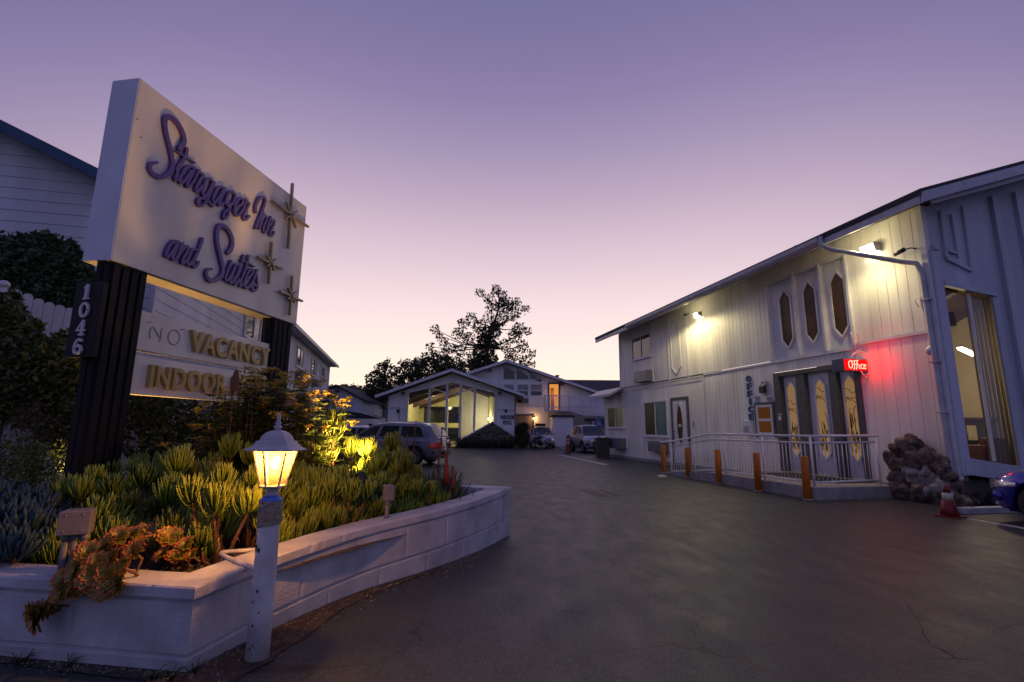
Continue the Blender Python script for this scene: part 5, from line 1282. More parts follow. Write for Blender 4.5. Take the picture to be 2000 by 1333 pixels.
r=MB();r.extr([(-.5,-.54,6.0),(-.5,.0,6.0),(-.5,.0,6.03),(-.5,-.54,6.03)],(HL+.9,0,0));r.build('soffit',M['lap'],ro)
for a,b_,z0,z1 in ((15.15,16.75,4.64,5.6),(19.5,21.2,4.64,5.56),(6.3,8.1,4.62,5.5),(23.5,24.8,4.7,5.5),(10.4,11.2,3.9,5.4)):
    win(HB,a,b_,z0,z1,(M['pane'],M['curtgrey']),.55,.06,sg=-1,off=-.02)
for a in (15.2,20.1):
    b=MB();b.box(a,a+1.0,-.36,-.02,3.95,4.35);o=b.build('air_conditioner',M['metalbox'],HB,.01)
b=MB();b.box(9.9,9.98,-.10,-.0,0,6.0);b.box(11.42,11.5,-.10,0,0,6.0);b.build('bay_trim',M['trim'],HB)
# ---- white board fence in front of it, boards with dog eared tops
fn_=thing('board_fence','white board fence with rounded board tops behind the hedge','fence',(-8.3,5.9,0))
rr=random.Random(1);tops=[(5,562),(22,560),(36,569),(52,573),(70,580),(88,588),(103,594),(118,599),(133,603),(148,607),(165,612)]
fa_=D(-120,535,6.6);fb_=D(230,640,8.4)
d=Vector((fb_.x-fa_.x,fb_.y-fa_.y,0));Lf=d.length;d.normalize();nn_=Vector((-d.y,d.x,0));fa0=Vector((fa_.x,fa_.y,0))
i=0;s=-1.5
fang=math.atan2(d.y,d.x);(fs0,fz0),(fs1,fz1)=inplane(5,560,(fa0.x,fa0.y),fang),inplane(160,612,(fa0.x,fa0.y),fang);fsl=(fz1-fz0)/(fs1-fs0)
ftop=lambda s:3.42-(.0+s*.16)
while s<4.2:
    wv=.125;zt=fz0+(s-fs0)*fsl+rr.uniform(-.012,.012)
    b=MB();o=fa0+d*s-Vector((-8.3,5.9,0))
    pr=[(0,.0),(wv,.0),(wv,zt-.045),(wv-.02,zt-.012),(wv-.045,zt),(.045,zt),(.02,zt-.012),(0,zt-.045)]
    b.extr([(o.x+d.x*x,o.y+d.y*x,z) for x,z in pr],nn_*.022);b.build('board',M['lap'],fn_)
    s+=.132
b=MB()
for zz in (.7,1.9): b.beam(fa0+d*-1.5-Vector((-8.3,5.9,0))+nn_*.045+Vector((0,0,zz+.15)),fa0+d*4.2-Vector((-8.3,5.9,0))+nn_*.045+Vector((0,0,zz-.5)),.04,.09)
b.build('fence_rail',M['lap'],fn_)
lh=thing('post_cap','round white knob on a fence post at the left edge above the hedge','post cap',D(8,556,7.15));lp0=lh.location.copy();lh.location=(lp0.x,lp0.y,0)
b=MB();b.tube([(0,0,0),(0,0,lp0.z-.04)],.05,10);b.build('post',M['trim'],lh);b=MB();b.lathe([(.055,-.04),(.075,-.02),(.062,.03),(.035,.055),(0,.06)],14,(0,0,lp0.z));b.build('cap',M['trim'],lh)
# ================================================================== indoor pool hall (far centre), frontal at y = 40
PY=40
PB=thing('pool_hall','white gabled indoor pool hall with tall lit windows under a low pitched roof','building',(-4.8,PY,0))
X=lambda x:x+4.8
w=MB()
rp_=lambda x:(3.95+(x+10.4)*.357) if x<-4.79 else (5.95-(x+4.79)*.335)
rl2=lambda x:rp_(x-4.8)-.12
w.siding(X(-9.95),X(-8.45),0,rl2,0,-1,.2);w.box(X(-9.95),X(-9.94),.0,13,0,3.95);w.build('wall',M['brightwhite'],PB)
w=MB();w.siding(X(-1.25),X(.28),0,rl2,0,-1,.2);w.box(X(.27),X(.28),.0,13,0,3.95);w.build('wall',M['brightwhite'],PB)
# glazed front: sloping head, mullions, sloping sill wall on the right
hd_=MB()
hp=lambda x:(4.37+(x+8.27)*.215) if x<-4.78 else (5.12-(x+4.78)*.20)
for a,b_ in ((-8.45,-4.78),(-4.78,-1.25)):
    hd_.add([(X(a),-.01,hp(a)),(X(b_),-.01,hp(b_)),(X(b_),-.01,rp_(b_)-.12),(X(a),-.01,rp_(a)-.12)],[(0,1,2,3)])
hd_.beam((X(-8.4),-.05,hp(-8.4)),(X(-4.78),-.05,hp(-4.78)+.12),.12,.22);hd_.beam((X(-1.3),-.05,hp(-1.3)),(X(-4.78),-.05,hp(-4.78)+.12),.12,.22)
hd_.build('front_wall',M['brightwhite'],PB)
mu=MB()
for x in (-8.40,-6.63,-5.22,-4.12,-2.97,-1.28): mu.box(X(x-.09),X(x+.09),-.14,.03,0,hp(x)+.05)
mu.build('mullion',M['trim'],PB)
br=MB();br.beam((X(-6.6),-.05,4.68),(X(-4.78),-.05,4.15),.06,.09);br.beam((X(-2.97),-.05,4.68),(X(-4.78),-.05,4.15),.06,.09);br.beam((X(-6.6)+.9,-.03,4.1),(X(-4.78),-.03,4.6),.05,.05);br.build('brace',M['trim'],PB)
gl_=MB();gl_.add([(X(-8.4),.0,0),(X(-1.28),0,0),(X(-1.28),0,hp(-1.28)),(X(-4.78),0,hp(-4.78)),(X(-8.4),0,hp(-8.4))],[(0,1,2,3,4)]);gl_.build('front_glass',M['glass'],PB)
r=MB()
r.extr([(X(-10.75),-1.0,3.93),(X(-4.79),-1.0,6.1),(X(-4.79),-1.0,5.96),(X(-10.75),-1.0,3.79)],(0,14.2,0));r.extr([(X(1.0),-1.0,4.13),(X(-4.79),-1.0,6.10),(X(-4.79),-1.0,5.96),(X(1.0),-1.0,3.99)],(0,14.2,0))
ro=r.build('roof',M['shingle'],PB)
r=MB();r.beam((X(-10.78),-1.03,3.86),(X(-4.79),-1.03,6.04),.06,.22);r.beam((X(1.03),-1.03,4.06),(X(-4.79),-1.03,6.04),.06,.22);r.build('fascia',M['trim'],ro)
# interior
i_=MB();B=13
i_.add([(X(-9.9),B,0),(X(.2),B,0),(X(.2),B,5.9),(X(-9.9),B,5.9)],[(0,1,2,3)]);i_.add([(X(-9.6),.1,0),(X(-9.6),B,0),(X(-9.6),B,5),(X(-9.6),.1,5)],[(0,1,2,3)]);i_.add([(X(-1.2),.1,0),(X(-3.3),B,0),(X(-3.3),B,5.4),(X(-1.2),.1,5)],[(0,1,2,3)])
i_.add([(X(-9.9),0.02,.02),(X(.2),.02,.02),(X(.2),B,.02),(X(-9.9),B,.02)],[(0,1,2,3)]);i_.build('inner_wall',M['cream'],PB)
i_=MB()
for yy in (1.5,5.0,8.5,12.0):
    i_.beam((X(-9.8),yy,3.6),(X(-4.79),yy,5.45),.35,.5);i_.beam((X(.3),yy,3.7),(X(-4.79),yy,5.45),.35,.5)
i_.add([(X(-10),.0,3.98),(X(-4.79),.0,5.88),(X(-4.79),13,5.88),(X(-10),13,3.98)],[(0,1,2,3)]);i_.add([(X(.5),.0,4.1),(X(-4.79),.0,5.88),(X(-4.79),13,5.88),(X(.5),13,4.1)],[(0,1,2,3)])
i_.build('ceiling_beam',M['wood'],PB)
for a,b_,z0,z1 in ((-9.3,-6.9,2.0,3.7),(-6.7,-4.3,2.0,3.7),(-4.0,-1.8,2.0,3.7),(-9.3,-6.9,.1,1.5),(-6.7,-4.3,.1,1.5),(-4.0,-1.8,.1,1.5)):
    b=MB();b.box(X(a),X(b_),B-.06,B-.01,z0,z1);b.build('back_window',M['pane'],PB)
for k,(yy,zz) in enumerate(((4.0,2.3),(7.0,2.45),(10.0,2.55))):
    lt=thing('pool_lamp','bright twin wall lamp inside the pool hall, %s'%(['nearest the glass front','middle of the row','deepest of the row'][k]),'wall lamp',(-1.25-yy*.162,PY+yy,zz),R(9),'wall lamps in the pool hall')
    for s in(-.18,.18): b=MB();b.blob((-.10,s,0),.085,k,0,1);b.build('bulb',M['poolbulb'],lt)
    b=MB();b.box(-.04,.05,-.24,.24,-.05,.05);b.build('bracket',M['black'],lt)
    light('pool_light','POINT',(-1.65-yy*.162,PY+yy,zz),70,(1,.85,.45),size=.12)
for xx in (-7.5,-3.5): light('pool_ceiling_light','POINT',(xx,PY+6.5,4.0),120,(1,.87,.48),size=.4)
# sloping buttress of brown stone before the right half
bt_=thing('stone_planter_wall','sloping brown stone wall with a white coping in front of the pool hall windows','wall',(-1.0,PY-.9,0))
P=[(-3.1,0),(2.3,0),(1.26,.95),(.0,1.95),(-.55,1.72),(-3.05,.42)]
P=[(-3.0,0),(1.27,0),(1.27,.85),(-.45,1.92),(-3.0,.50)]
b=MB();b.extr([(x,0,z) for x,z in P],(0,.5,0));b.build('stonework',M['stone'],bt_)
b=MB();b.beam((-4.0,.25,.02),(-.45,.25,1.98),.62,.10);b.beam((-.45,.25,1.98),(1.3,.25,.88),.62,.10);b.build('coping',M['trim'],bt_)
b=MB();rr=random.Random(5)
for k in range(70):
    x=rr.uniform(-2.9,1.2);zt=min(.5+(x+3)*.557,1.92-(x+.45)*.62 if x>-.45 else 9)-.12;b.blob((x,-.01,rr.uniform(.05,max(.1,zt))),(rr.uniform(.12,.24),.07,rr.uniform(.08,.17)),k,.35,1)
b.build('stone_facing',M['stone'],bt_)
for (x0,x1,lab) in ((-3.2,-1.4,'low dark spiky planting at the foot of the sloping stone wall, left half'),(-1.4,1.1,'low dark spiky planting at the foot of the sloping stone wall, right half')):
    t=thing('border_plant',lab,'plant',((x0+x1)/2-1.0,PY-1.5,0),0);rg=random.Random(int(x0*10));b=MB()
    for k in range(120):
        x=rg.uniform(x0,x1)-(x0+x1)/2;a=rg.uniform(0,6.28);p=Vector((x,rg.uniform(-.25,.25),0));hh_=rg.uniform(.3,.95)
        b.tube([p,p+Vector((math.cos(a)*.1,math.sin(a)*.1,hh_*.6)),p+Vector((math.cos(a)*.25,math.sin(a)*.25,hh_))],[.035,.03,.004],3)
    b.build('foliage',M['tree'],t)
pl=thing('wall_lettering','dark navy letters INDOOR POOL on the white pool hall wall','sign',(-.35,PY,1.9))
b=MB();q0=D(978,812,PY);q1=D(1005,820,PY);q2=D(982,822,PY);q3=D(1000,830,PY)
text_into(b,'INDOOR',q0.x+.35,q1.x+.35,q1.z-1.9+.02,q0.z-1.9+.04,-.02,-.06,.03);b.build('lettering',M['navy'],pl)
b=MB();text_into(b,'POOL',q2.x+.35,q3.x+.35,q3.z-1.9,q2.z-1.9+.02,-.02,-.06,.03);b.build('lettering',M['navy'],pl)
for nm,lab,px,py in (('wall_lamp','small dark wall lamp above the INDOOR POOL letters',988,803),('wall_lamp','small dark wall lamp on the left end of the pool hall front',777,804)):
    p=D(px,py,PY-.1);t=thing(nm,lab,'wall lamp',p);b=MB();b.box(-.09,.09,-.02,.1,-.12,.14);b.lathe([(.09,-.1),(.05,-.22)],10,(0,-.08,.1));b.build('shade',M['black'],t)
for lab,px in (('square white vent box high on the left end of the pool hall front',788),('square white vent box high on the right end of the pool hall front',976)):
    p=D(px,769,PY-.05);t=thing('vent_box',lab,'vent',p);b=MB();b.box(-.19,.19,-.16,.05,-.19,.19);b.build('body',M['siding'],t);b=MB();b.box(-.15,.15,-.175,-.161,-.15,.15);b.build('cover',M['metalbox'],t)
c_=MB();c_.tube([(X(-9.7),-.03,3.1),(X(-9.0),-.03,3.05),(X(-9.0),-.03,1.2)],.02,6);c_.tube([(X(-8.5),-.04,2.95),(X(-9.8),-.04,2.95)],.015,6);c_.tube([(X(.2),-.05,2.95),(X(-1.2),-.05,2.95)],.015,6);c_.tube([(X(.31),-.06,3.9),(X(.31),-.06,0)],.05,8);c_.build('conduit',M['metalbox'],PB)
# low white screen wall between the pool hall and the next house
sw=thing('screen_wall','low white boarded screen wall left of the pool hall','wall',(-11.4,38.6,0));b=MB();b.siding(-2.2,1.6,0,2.12,0,-1,.35);b.box(-2.2,1.6,.01,.2,0,2.12);b.build('boards',M['siding'],sw)
b=MB()
for x in (-1.0,.35): b.box(x,x+.3,-.015,-.005,1.55,1.75)
b.build('vent',M['black'],sw)
ro_=thing('flat_roof','dark low roof edge behind the white screen wall','roof',(-12.6,42,0));b=MB();b.extr([(-2.4,0,2.9),(.2,0,2.6),(3.0,0,1.9),(3.0,0,1.6),(-2.4,0,1.6)],(0,3,0));b.build('slab',M['shingle'],ro_)
b=MB();b.beam((-.2,-.03,2.72),(3.0,-.03,1.93),.05,.09);b.build('edge',M['trim'],ro_)
# small lilac shed
sh_=thing('gabled_outbuilding','small lilac grey sided outbuilding with a dark low roof far left of the pool hall','building',(-15.5,45,0))
w=MB()
z=0
w.lap(-3.5,2.0,0,4.0,0,-1,.3)
w.add([(-3.5,-.005,4.0),(2.0,-.005,4.0),(-.45,-.005,5.1)],[(0,1,2)]);w.box(1.98,2.0,0,7,0,4.0);w.build('wall',M['lap'],sh_)
r=MB();r.extr([(2.3,-.4,3.9),(-.45,-.4,5.28),(-.45,-.4,5.12),(2.3,-.4,3.74)],(0,8,0));r.extr([(-3.9,-.4,3.5),(-.45,-.4,5.28),(-.45,-.4,5.12),(-3.9,-.4,3.34)],(0,8,0));r.build('roof',M['shingle'],sh_)
b=MB();b.box(-.6,-.2,-.05,.0,4.55,4.8);b.build('vent',M['black'],sh_)
# ================================================================== guest wing behind, frontal at y = 46
WY=46
WB=thing('guest_wing','two storey white motel wing with a gabled end, balcony and orange lit doorway','building',(3,WY,0))
X=lambda x:x-3
w=MB()
rt=lambda x:(6.45+(x+4.2)*.335) if x<-.47 else (7.70-(x+.47)*.345)
w.siding(X(-4.6),X(8.2),0,lambda x:min(rt(x+3)-.15,8),0,-1,.3);w.box(X(8.2),X(14),-.0,.02,0,4.75)
w.build('wall',M['brightwhite'],WB)
r=MB();r.extr([(X(-5.2),-.9,6.12),(X(-.47),-.9,7.72),(X(-.47),-.9,7.56),(X(-5.2),-.9,5.96)],(0,9,0));r.extr([(X(-.47),-.9,7.72),(X(8.4),-.9,4.72),(X(8.4),-.9,4.56),(X(-.47),-.9,7.56)],(0,9,0))
r.add([(X(4.3),4,6.42),(X(16),4,6.42),(X(16),-.9,4.72),(X(8.3),-.9,4.72)],[(0,1,2,3)]);r.add([(X(4.3),4,6.42),(X(16),4,6.42),(X(16),10,4.4),(X(4.3),10,4.4)],[(0,1,2,3)])
ro=r.build('roof',M['shingle'],WB)
r=MB();r.beam((X(-5.22),-.93,6.04),(X(-.47),-.93,7.65),.06,.24);r.beam((X(-.47),-.93,7.65),(X(8.4),-.93,4.64),.06,.24);r.box(X(8.4),X(16),-.97,-.9,4.56,4.74);r.build('fascia',M['trim'],ro)
r=MB();r.lathe([(.12,0),(.12,.5),(.2,.5),(.2,.62)],10,(X(4.6),3.4,6.2));r.build('roof_vent',M['black'],ro)
def wp(px,py): q=D(px,py,WY);return q.x-3,q.z
def wwin(a,b_,m,split=.5,fw=.06):
    (x0,z1),(x1,z0)=wp(*a),wp(*b_);return win(WB,x0,x1,z0,z1,m,split,fw,sg=-1,sill=False)
pn=M['pane']
for P,xs in (([(984,714),(1005,741)],0),([(1009,719),(1032,741)],0),([(1036,728),(1058,741)],0)):
    (x0,z1),(x1,z0)=wp(*P[0]),wp(*P[1]);zr=rt(x1+3)-.75
    b=MB();b.box(x0-.07,x0,-.06,0,z0-.07,z1+.1);b.box(x1,x1+.07,-.06,0,z0-.07,zr+.12);b.box(x0,x1,-.06,0,z0-.07,z0);b.beam((x0-.07,-.03,z1+.05),(x1+.07,-.03,zr+.05),.06,.10);o=b.build('window',M['trim'],WB)
    b=MB();b.extr([(x0,-.01,z0),(x1,-.01,z0),(x1,-.01,zr),(x0,-.01,z1)],(0,-.012,0));b.build('pane',pn,o)
for x0,x1 in ((985,1003),(1011,1031),(1037,1058)):
    (a,z1),(c,z0)=wp(x0,752),wp(x1,773);zm=(z0+z1)/2-.05
    b=MB();b.box(a-.07,a,-.06,0,z0-.07,z1+.07);b.box(c,c+.07,-.06,0,z0-.07,z1+.07);b.box(a,c,-.06,0,z0-.07,z0);b.box(a,c,-.06,0,z1,z1+.07);b.box(a,c,-.06,0,zm-.04,zm+.04);o=b.build('window',M['trim'],WB)
    b=MB();b.box(a,c,-.025,-.012,zm+.04,z1);b.build('pane',M['curtgrey'],o);b=MB();b.box(a,c,-.025,-.012,z0,zm-.04);b.build('pane',pn,o)
(a,z1),(c,z0)=wp(1011,778),wp(1032,788);b=MB();b.box(a,c,-.3,0,z0,z1);o=b.build('air_conditioner',M['metalbox'],WB);b=MB();b.box(a+.1,c-.1,-.315,-.302,z0+.08,z1-.08);b.build('louvre',M['pane'],o)
t=MB();t.box(X(.6),X(8.2),-.04,0,wp(1100,796)[1],wp(1100,796)[1]+.08);t.build('band',M['trim'],WB)
# lit doorway of the upper gallery: flat glowing sheet in place of a lit inside, point light before it
(a,z1),(c,z0)=wp(1073,751),wp(1091,815)
z0=3.2
rc=MB();dd=.0;rc.box(a-.12,a,-.08,.0,z0,z1+.12);rc.box(c,c+.12,-.08,.0,z0,z1+.12);rc.box(a,c,-.08,0,z1,z1+.12);fr_=rc.build('doorway_frame',M['black'],WB)
rc=MB();rc.add([(a,-.006,z0),(c,-.006,z0),(c,-.006,z1),(a,-.006,z1)],[(0,1,2,3)]);rc.build('doorway_glow',em('lit_doorway',(.80,.30,.06),.75),fr_)
rc=MB();rc.box(a+.1,a+.42,-.02,-.01,z0,z1-.35);rc.build('inner_door',M['orangewall'],fr_)
light('doorway_light','POINT',(3+(a+c)/2,WY-.5,4.6),7,(1,.5,.15),size=.2)
# ground floor: dark garage opening, wall lamp, white stair block
(a,z1),(c,_)=wp(1006,812),wp(1040,812);b=MB();b.box(a,c,-.03,-.004,0,z1);b.build('garage_opening',pm('dim_recess',(.20,.17,.16),.8,.2,2),WB)
b=MB();b.box(a,c,-.06,-.004,z1,z1+.12);b.box(c,c+.14,-.06,-.004,0,z1+.12);b.build('garage_frame',M['black'],WB)
al=thing('amber_wall_lamp','small glowing amber lamp on the wing wall beside the garage opening','wall lamp',D(1043,818,WY-.12));b=MB();b.blob((0,0,0),.085,0,0,1);b.build('bulb',M['amberbulb'],al);b=MB();b.box(-.06,.06,.03,.12,-.12,.1);b.lathe([(.10,.10),(.03,.17)],10);b.build('bracket',M['black'],al)
q=D(1043,818,WY-.30);light('amber_light','POINT',(q.x,q.y-.05,q.z),13,(1,.50,.15),size=.06)
# stair block (white box) and balcony
sb=thing('stair_enclosure','white plain storage box under the balcony stairs of the guest wing','enclosure',(5.0,43.4,0))
b=MB();x0=D(1080,830,43).x-5;x1=D(1120,830,43).x-5;b.box(x0,x1,-.2,2.4,0,D(1100,815,43).z);b.build('wall',M['brightwhite'],sb);b=MB();zt=D(1100,815,43).z;b.box(x0-.1,x1+.1,-.35,2.4,zt+.003,zt+.16);b.build('roof',M['shingle'],sb)
bl=thing('balcony','white balcony with slatted railing and stair landing on the guest wing','balcony',(6.0,44.4,0))
BYp=44.4
def bp(px,py,y=BYp): q=D(px,py,y);return q.x-6,q.z
xa,zf=bp(1064,800);xb,_=bp(1112,800);xc,zl=bp(1140,809);xd,_=bp(1183,809)
b=MB();b.box(xa,xb,0,1.6,zf-.18,zf);b.extr([(xb,0,zf),(xc,0,zl),(xc,0,zl-.18),(xb,0,zf-.18)],(0,1.4,0));b.box(xc,xd+1,0,1.4,zl-.18,zl);b.build('deck',M['trim'],bl)
def rr_(p,q,n,zr=1.25):
    b=MB();P=Vector((p[0],-.02,p[1]));Q=Vector((q[0],-.02,q[1]));b.beam(P+Vector((0,0,zr)),Q+Vector((0,0,zr)),.09,.08);b.beam(P+Vector((0,0,.12)),Q+Vector((0,0,.12)),.05,.07);b.build('railing',M['trim'],bl)
    for i in range(n):
        o=P.lerp(Q,(i+.5)/n);b=MB();b.box(o.x-.022,o.x+.022,-.04,0,o.z+.15,o.z+zr-.05);b.build('slat',M['trim'],bl)
    for o in (P,): b=MB();b.box(o.x-.07,o.x+.07,-.08,.03,o.z-.1,o.z+zr+.05);b.build('post',M['trim'],bl)
rr_((xa,zf),(xb,zf),17);rr_((xb,zf),(xc,zl),10);rr_((xc,zl),(xd+.8,zl),17)
b=MB();b.box(xa+.0,xa+.05,0,1.6,zf+.1,zf+1.25);b.build('side_panel',M['trim'],bl)
cp=thing('carport','low flat carport roof with a yellow edge behind the parked silver car','carport',(8.2,41,0));q=D(1180,822,41);b=MB();b.box(-1.6,2.2,0,4,q.z,q.z+.2);b.build('roof',M['black'],cp);b=MB();b.box(-.6,2.2,-.04,-.001,q.z+.1,q.z+.25);b.build('edge',pm('yellow_edge',(.30,.16,.02),.6),cp);b=MB();b.box(-1.6,2.2,3.9,4.0,0,q.z-.003);b.build('back_wall',M['siding'],cp)
b=MB();[b.box(x,x+.12,.1,.22,0,q.z-.003) for x in (-1.5,2.0)];b.build('post',M['trim'],cp)
for nm,lab,px,py in (('vent_box','small square white vent box under the gable of the guest wing',958,724),('wall_lamp','dark lamp on the guest wing wall right of the lit doorway',1097,750)):
    p=D(px,py,WY-.05);t=thing(nm,lab,'vent' if nm=='vent_box' else 'wall lamp',p);b=MB();b.box(-.17,.17,-.15,.04,-.17,.17);b.build('body',M['siding'] if nm=='vent_box' else M['black'],t)
    b=MB();b.box(-.13,.13,-.162,-.151,-.13,.13);b.build('cover',M['metalbox'],t)
# dark dense bush before the wing
lob=[((.85,38.4,.7),(.55,.5,.75),1.4),((.72,38.4,1.35),(.42,.4,.5),1.2),((1.0,38.4,1.6),(.3,.3,.3),.6)]
leafmass('round_bush','dark rounded bush at the right corner of the pool hall','bush',lob,1300,.13,'tree',41,(.85,38.4,0),[((.85,38.4,0),(.85,38.4,1.2),.05)])
# ================================================================== trees behind the buildings
def tree(label,lobes,y,n,size,trunk,seed,matn='tree',fill=.45):
    bx=D(trunk[0],830,y).x;t=thing('tree',label,'tree',(bx,y,0));rg=random.Random(seed);cr=MB();tk=MB()
    pts=[]
    for (px,py,r,dn) in lobes:
        p=D(px,py,y);rm=r*y/960.0;c=Vector((p.x-bx,rg.uniform(-1,1)*rm*1.2,p.z));pts.append((c,rm,dn))
        leafquads(cr,c,(rm,rm*.9,rm),int(n*dn*rm*rm),size,rg,fill=fill)
    # limbs: trunk polyline then one limb to each lobe
    T=[Vector((D(a,b,y).x-bx,0,max(0,D(a,b,y).z))) for a,b in trunk[1]]
    T[0].z=0
    R0=trunk[2];tk.tube(T,[R0*(1-.75*i/(len(T)-1)) for i in range(len(T))],8)
    for c,rm,dn in pts:
        best=min(T,key=lambda q:(q-c).length+(8 if q.z>c.z else 0))
        m=best.lerp(c,.5)+Vector((rg.uniform(-.2,.2),rg.uniform(-.2,.2),-.12*(best-c).length*.5))
        tk.tube([best,m,c],[.11,.07,.025],5)
        for k in range(5):
            e=c+Vector((rg.gauss(0,1),rg.gauss(0,1),rg.gauss(0,.8)+.3)).normalized()*rm*.9;tk.tube([c,c.lerp(e,.5)+Vector((0,0,.05)),e],[.022,.016,.006],3)
    tk.build('trunk',M['bark'],t);cr.build('crown',M[matn],t);return t
Lb=[(971,566,9,1),(980,573,10,1),(938,575,9,.9),(948,582,8,.9),(962,578,8,.8),(1008,590,10,1),(990,590,12,.9),(985,598,16,1.1),(962,600,12,1),(1000,614,16,1.1),(1026,606,9,.9),(975,622,16,1.1),(952,618,11,.9),(920,620,12,.9),(905,632,12,1),(937,640,15,1.1),(893,650,13,1),(915,660,14,1),(1013,640,13,1.1),(1030,648,9,1),(1005,660,14,1.1),(1022,676,12,1.2),(1038,691,8,1),(1000,692,15,1.2),(985,675,13,.9),(848,641,9,.9),(858,656,8,.9),(838,676,9,.9),(866,668,10,1),(880,682,12,1),(900,686,13,1),(870,694,11,1),(1025,706,12,1.2),(1040,713,7,1),(920,698,11,1.2),(850,692,8,.9),(832,690,5,.9)]
Ld=[(940,706,17,3),(938,686,15,3),(945,666,14,3),(958,702,15,3),(960,676,13,3),(966,652,12,2.6),(968,636,10,2.2),(950,650,10,2.2),(930,715,14,3),(955,720,16,3)]
tree('tall airy tree with two ivy clad trunks and open crown above the guest wing',Lb+Ld,62,215,.32,(948,[(948,860),(948,720),(952,680),(962,640),(975,600),(974,570)],.28),3,fill=.5)
tree('dark bushy tree with a pointed top left of the pool hall gable',[(755,712,9,1.6),(750,725,15,2.2),(738,745,20,2.6),(722,775,18,2.6),(735,790,24,2.6),(765,745,20,2.4),(772,725,10,1.8),(757,703,5,1.2),(718,800,14,2.4),(745,765,24,2.6),(778,765,22,2.4)],53,150,.32,(745,[(745,840),(745,770),(754,715)],.35),5,fill=.5)
tree('dark rounded tree directly behind the pool hall ridge',[(800,722,18,2.2),(787,712,9,1.8),(820,712,13,2),(812,704,6,1.3),(822,735,24,2.4),(795,750,26,2.4),(845,700,12,2),(840,725,24,2.4),(848,692,6,1.4),(832,702,9,1.6)],55,150,.32,(815,[(815,840),(815,760),(818,715)],.35),8,fill=.5)
tree('dark spreading tree between the ivy clad trunks and the pool hall',[(868,712,16,2.2),(875,703,8,1.6),(890,718,18,2.4),(870,735,26,2.4),(905,722,14,2.2),(895,742,22,2.4),(855,722,16,2.2),(912,738,14,2.2),(862,700,6,1.3),(903,708,6,1.3)],57,150,.32,(880,[(880,840),(880,770),(880,720)],.35),9,fill=.5)
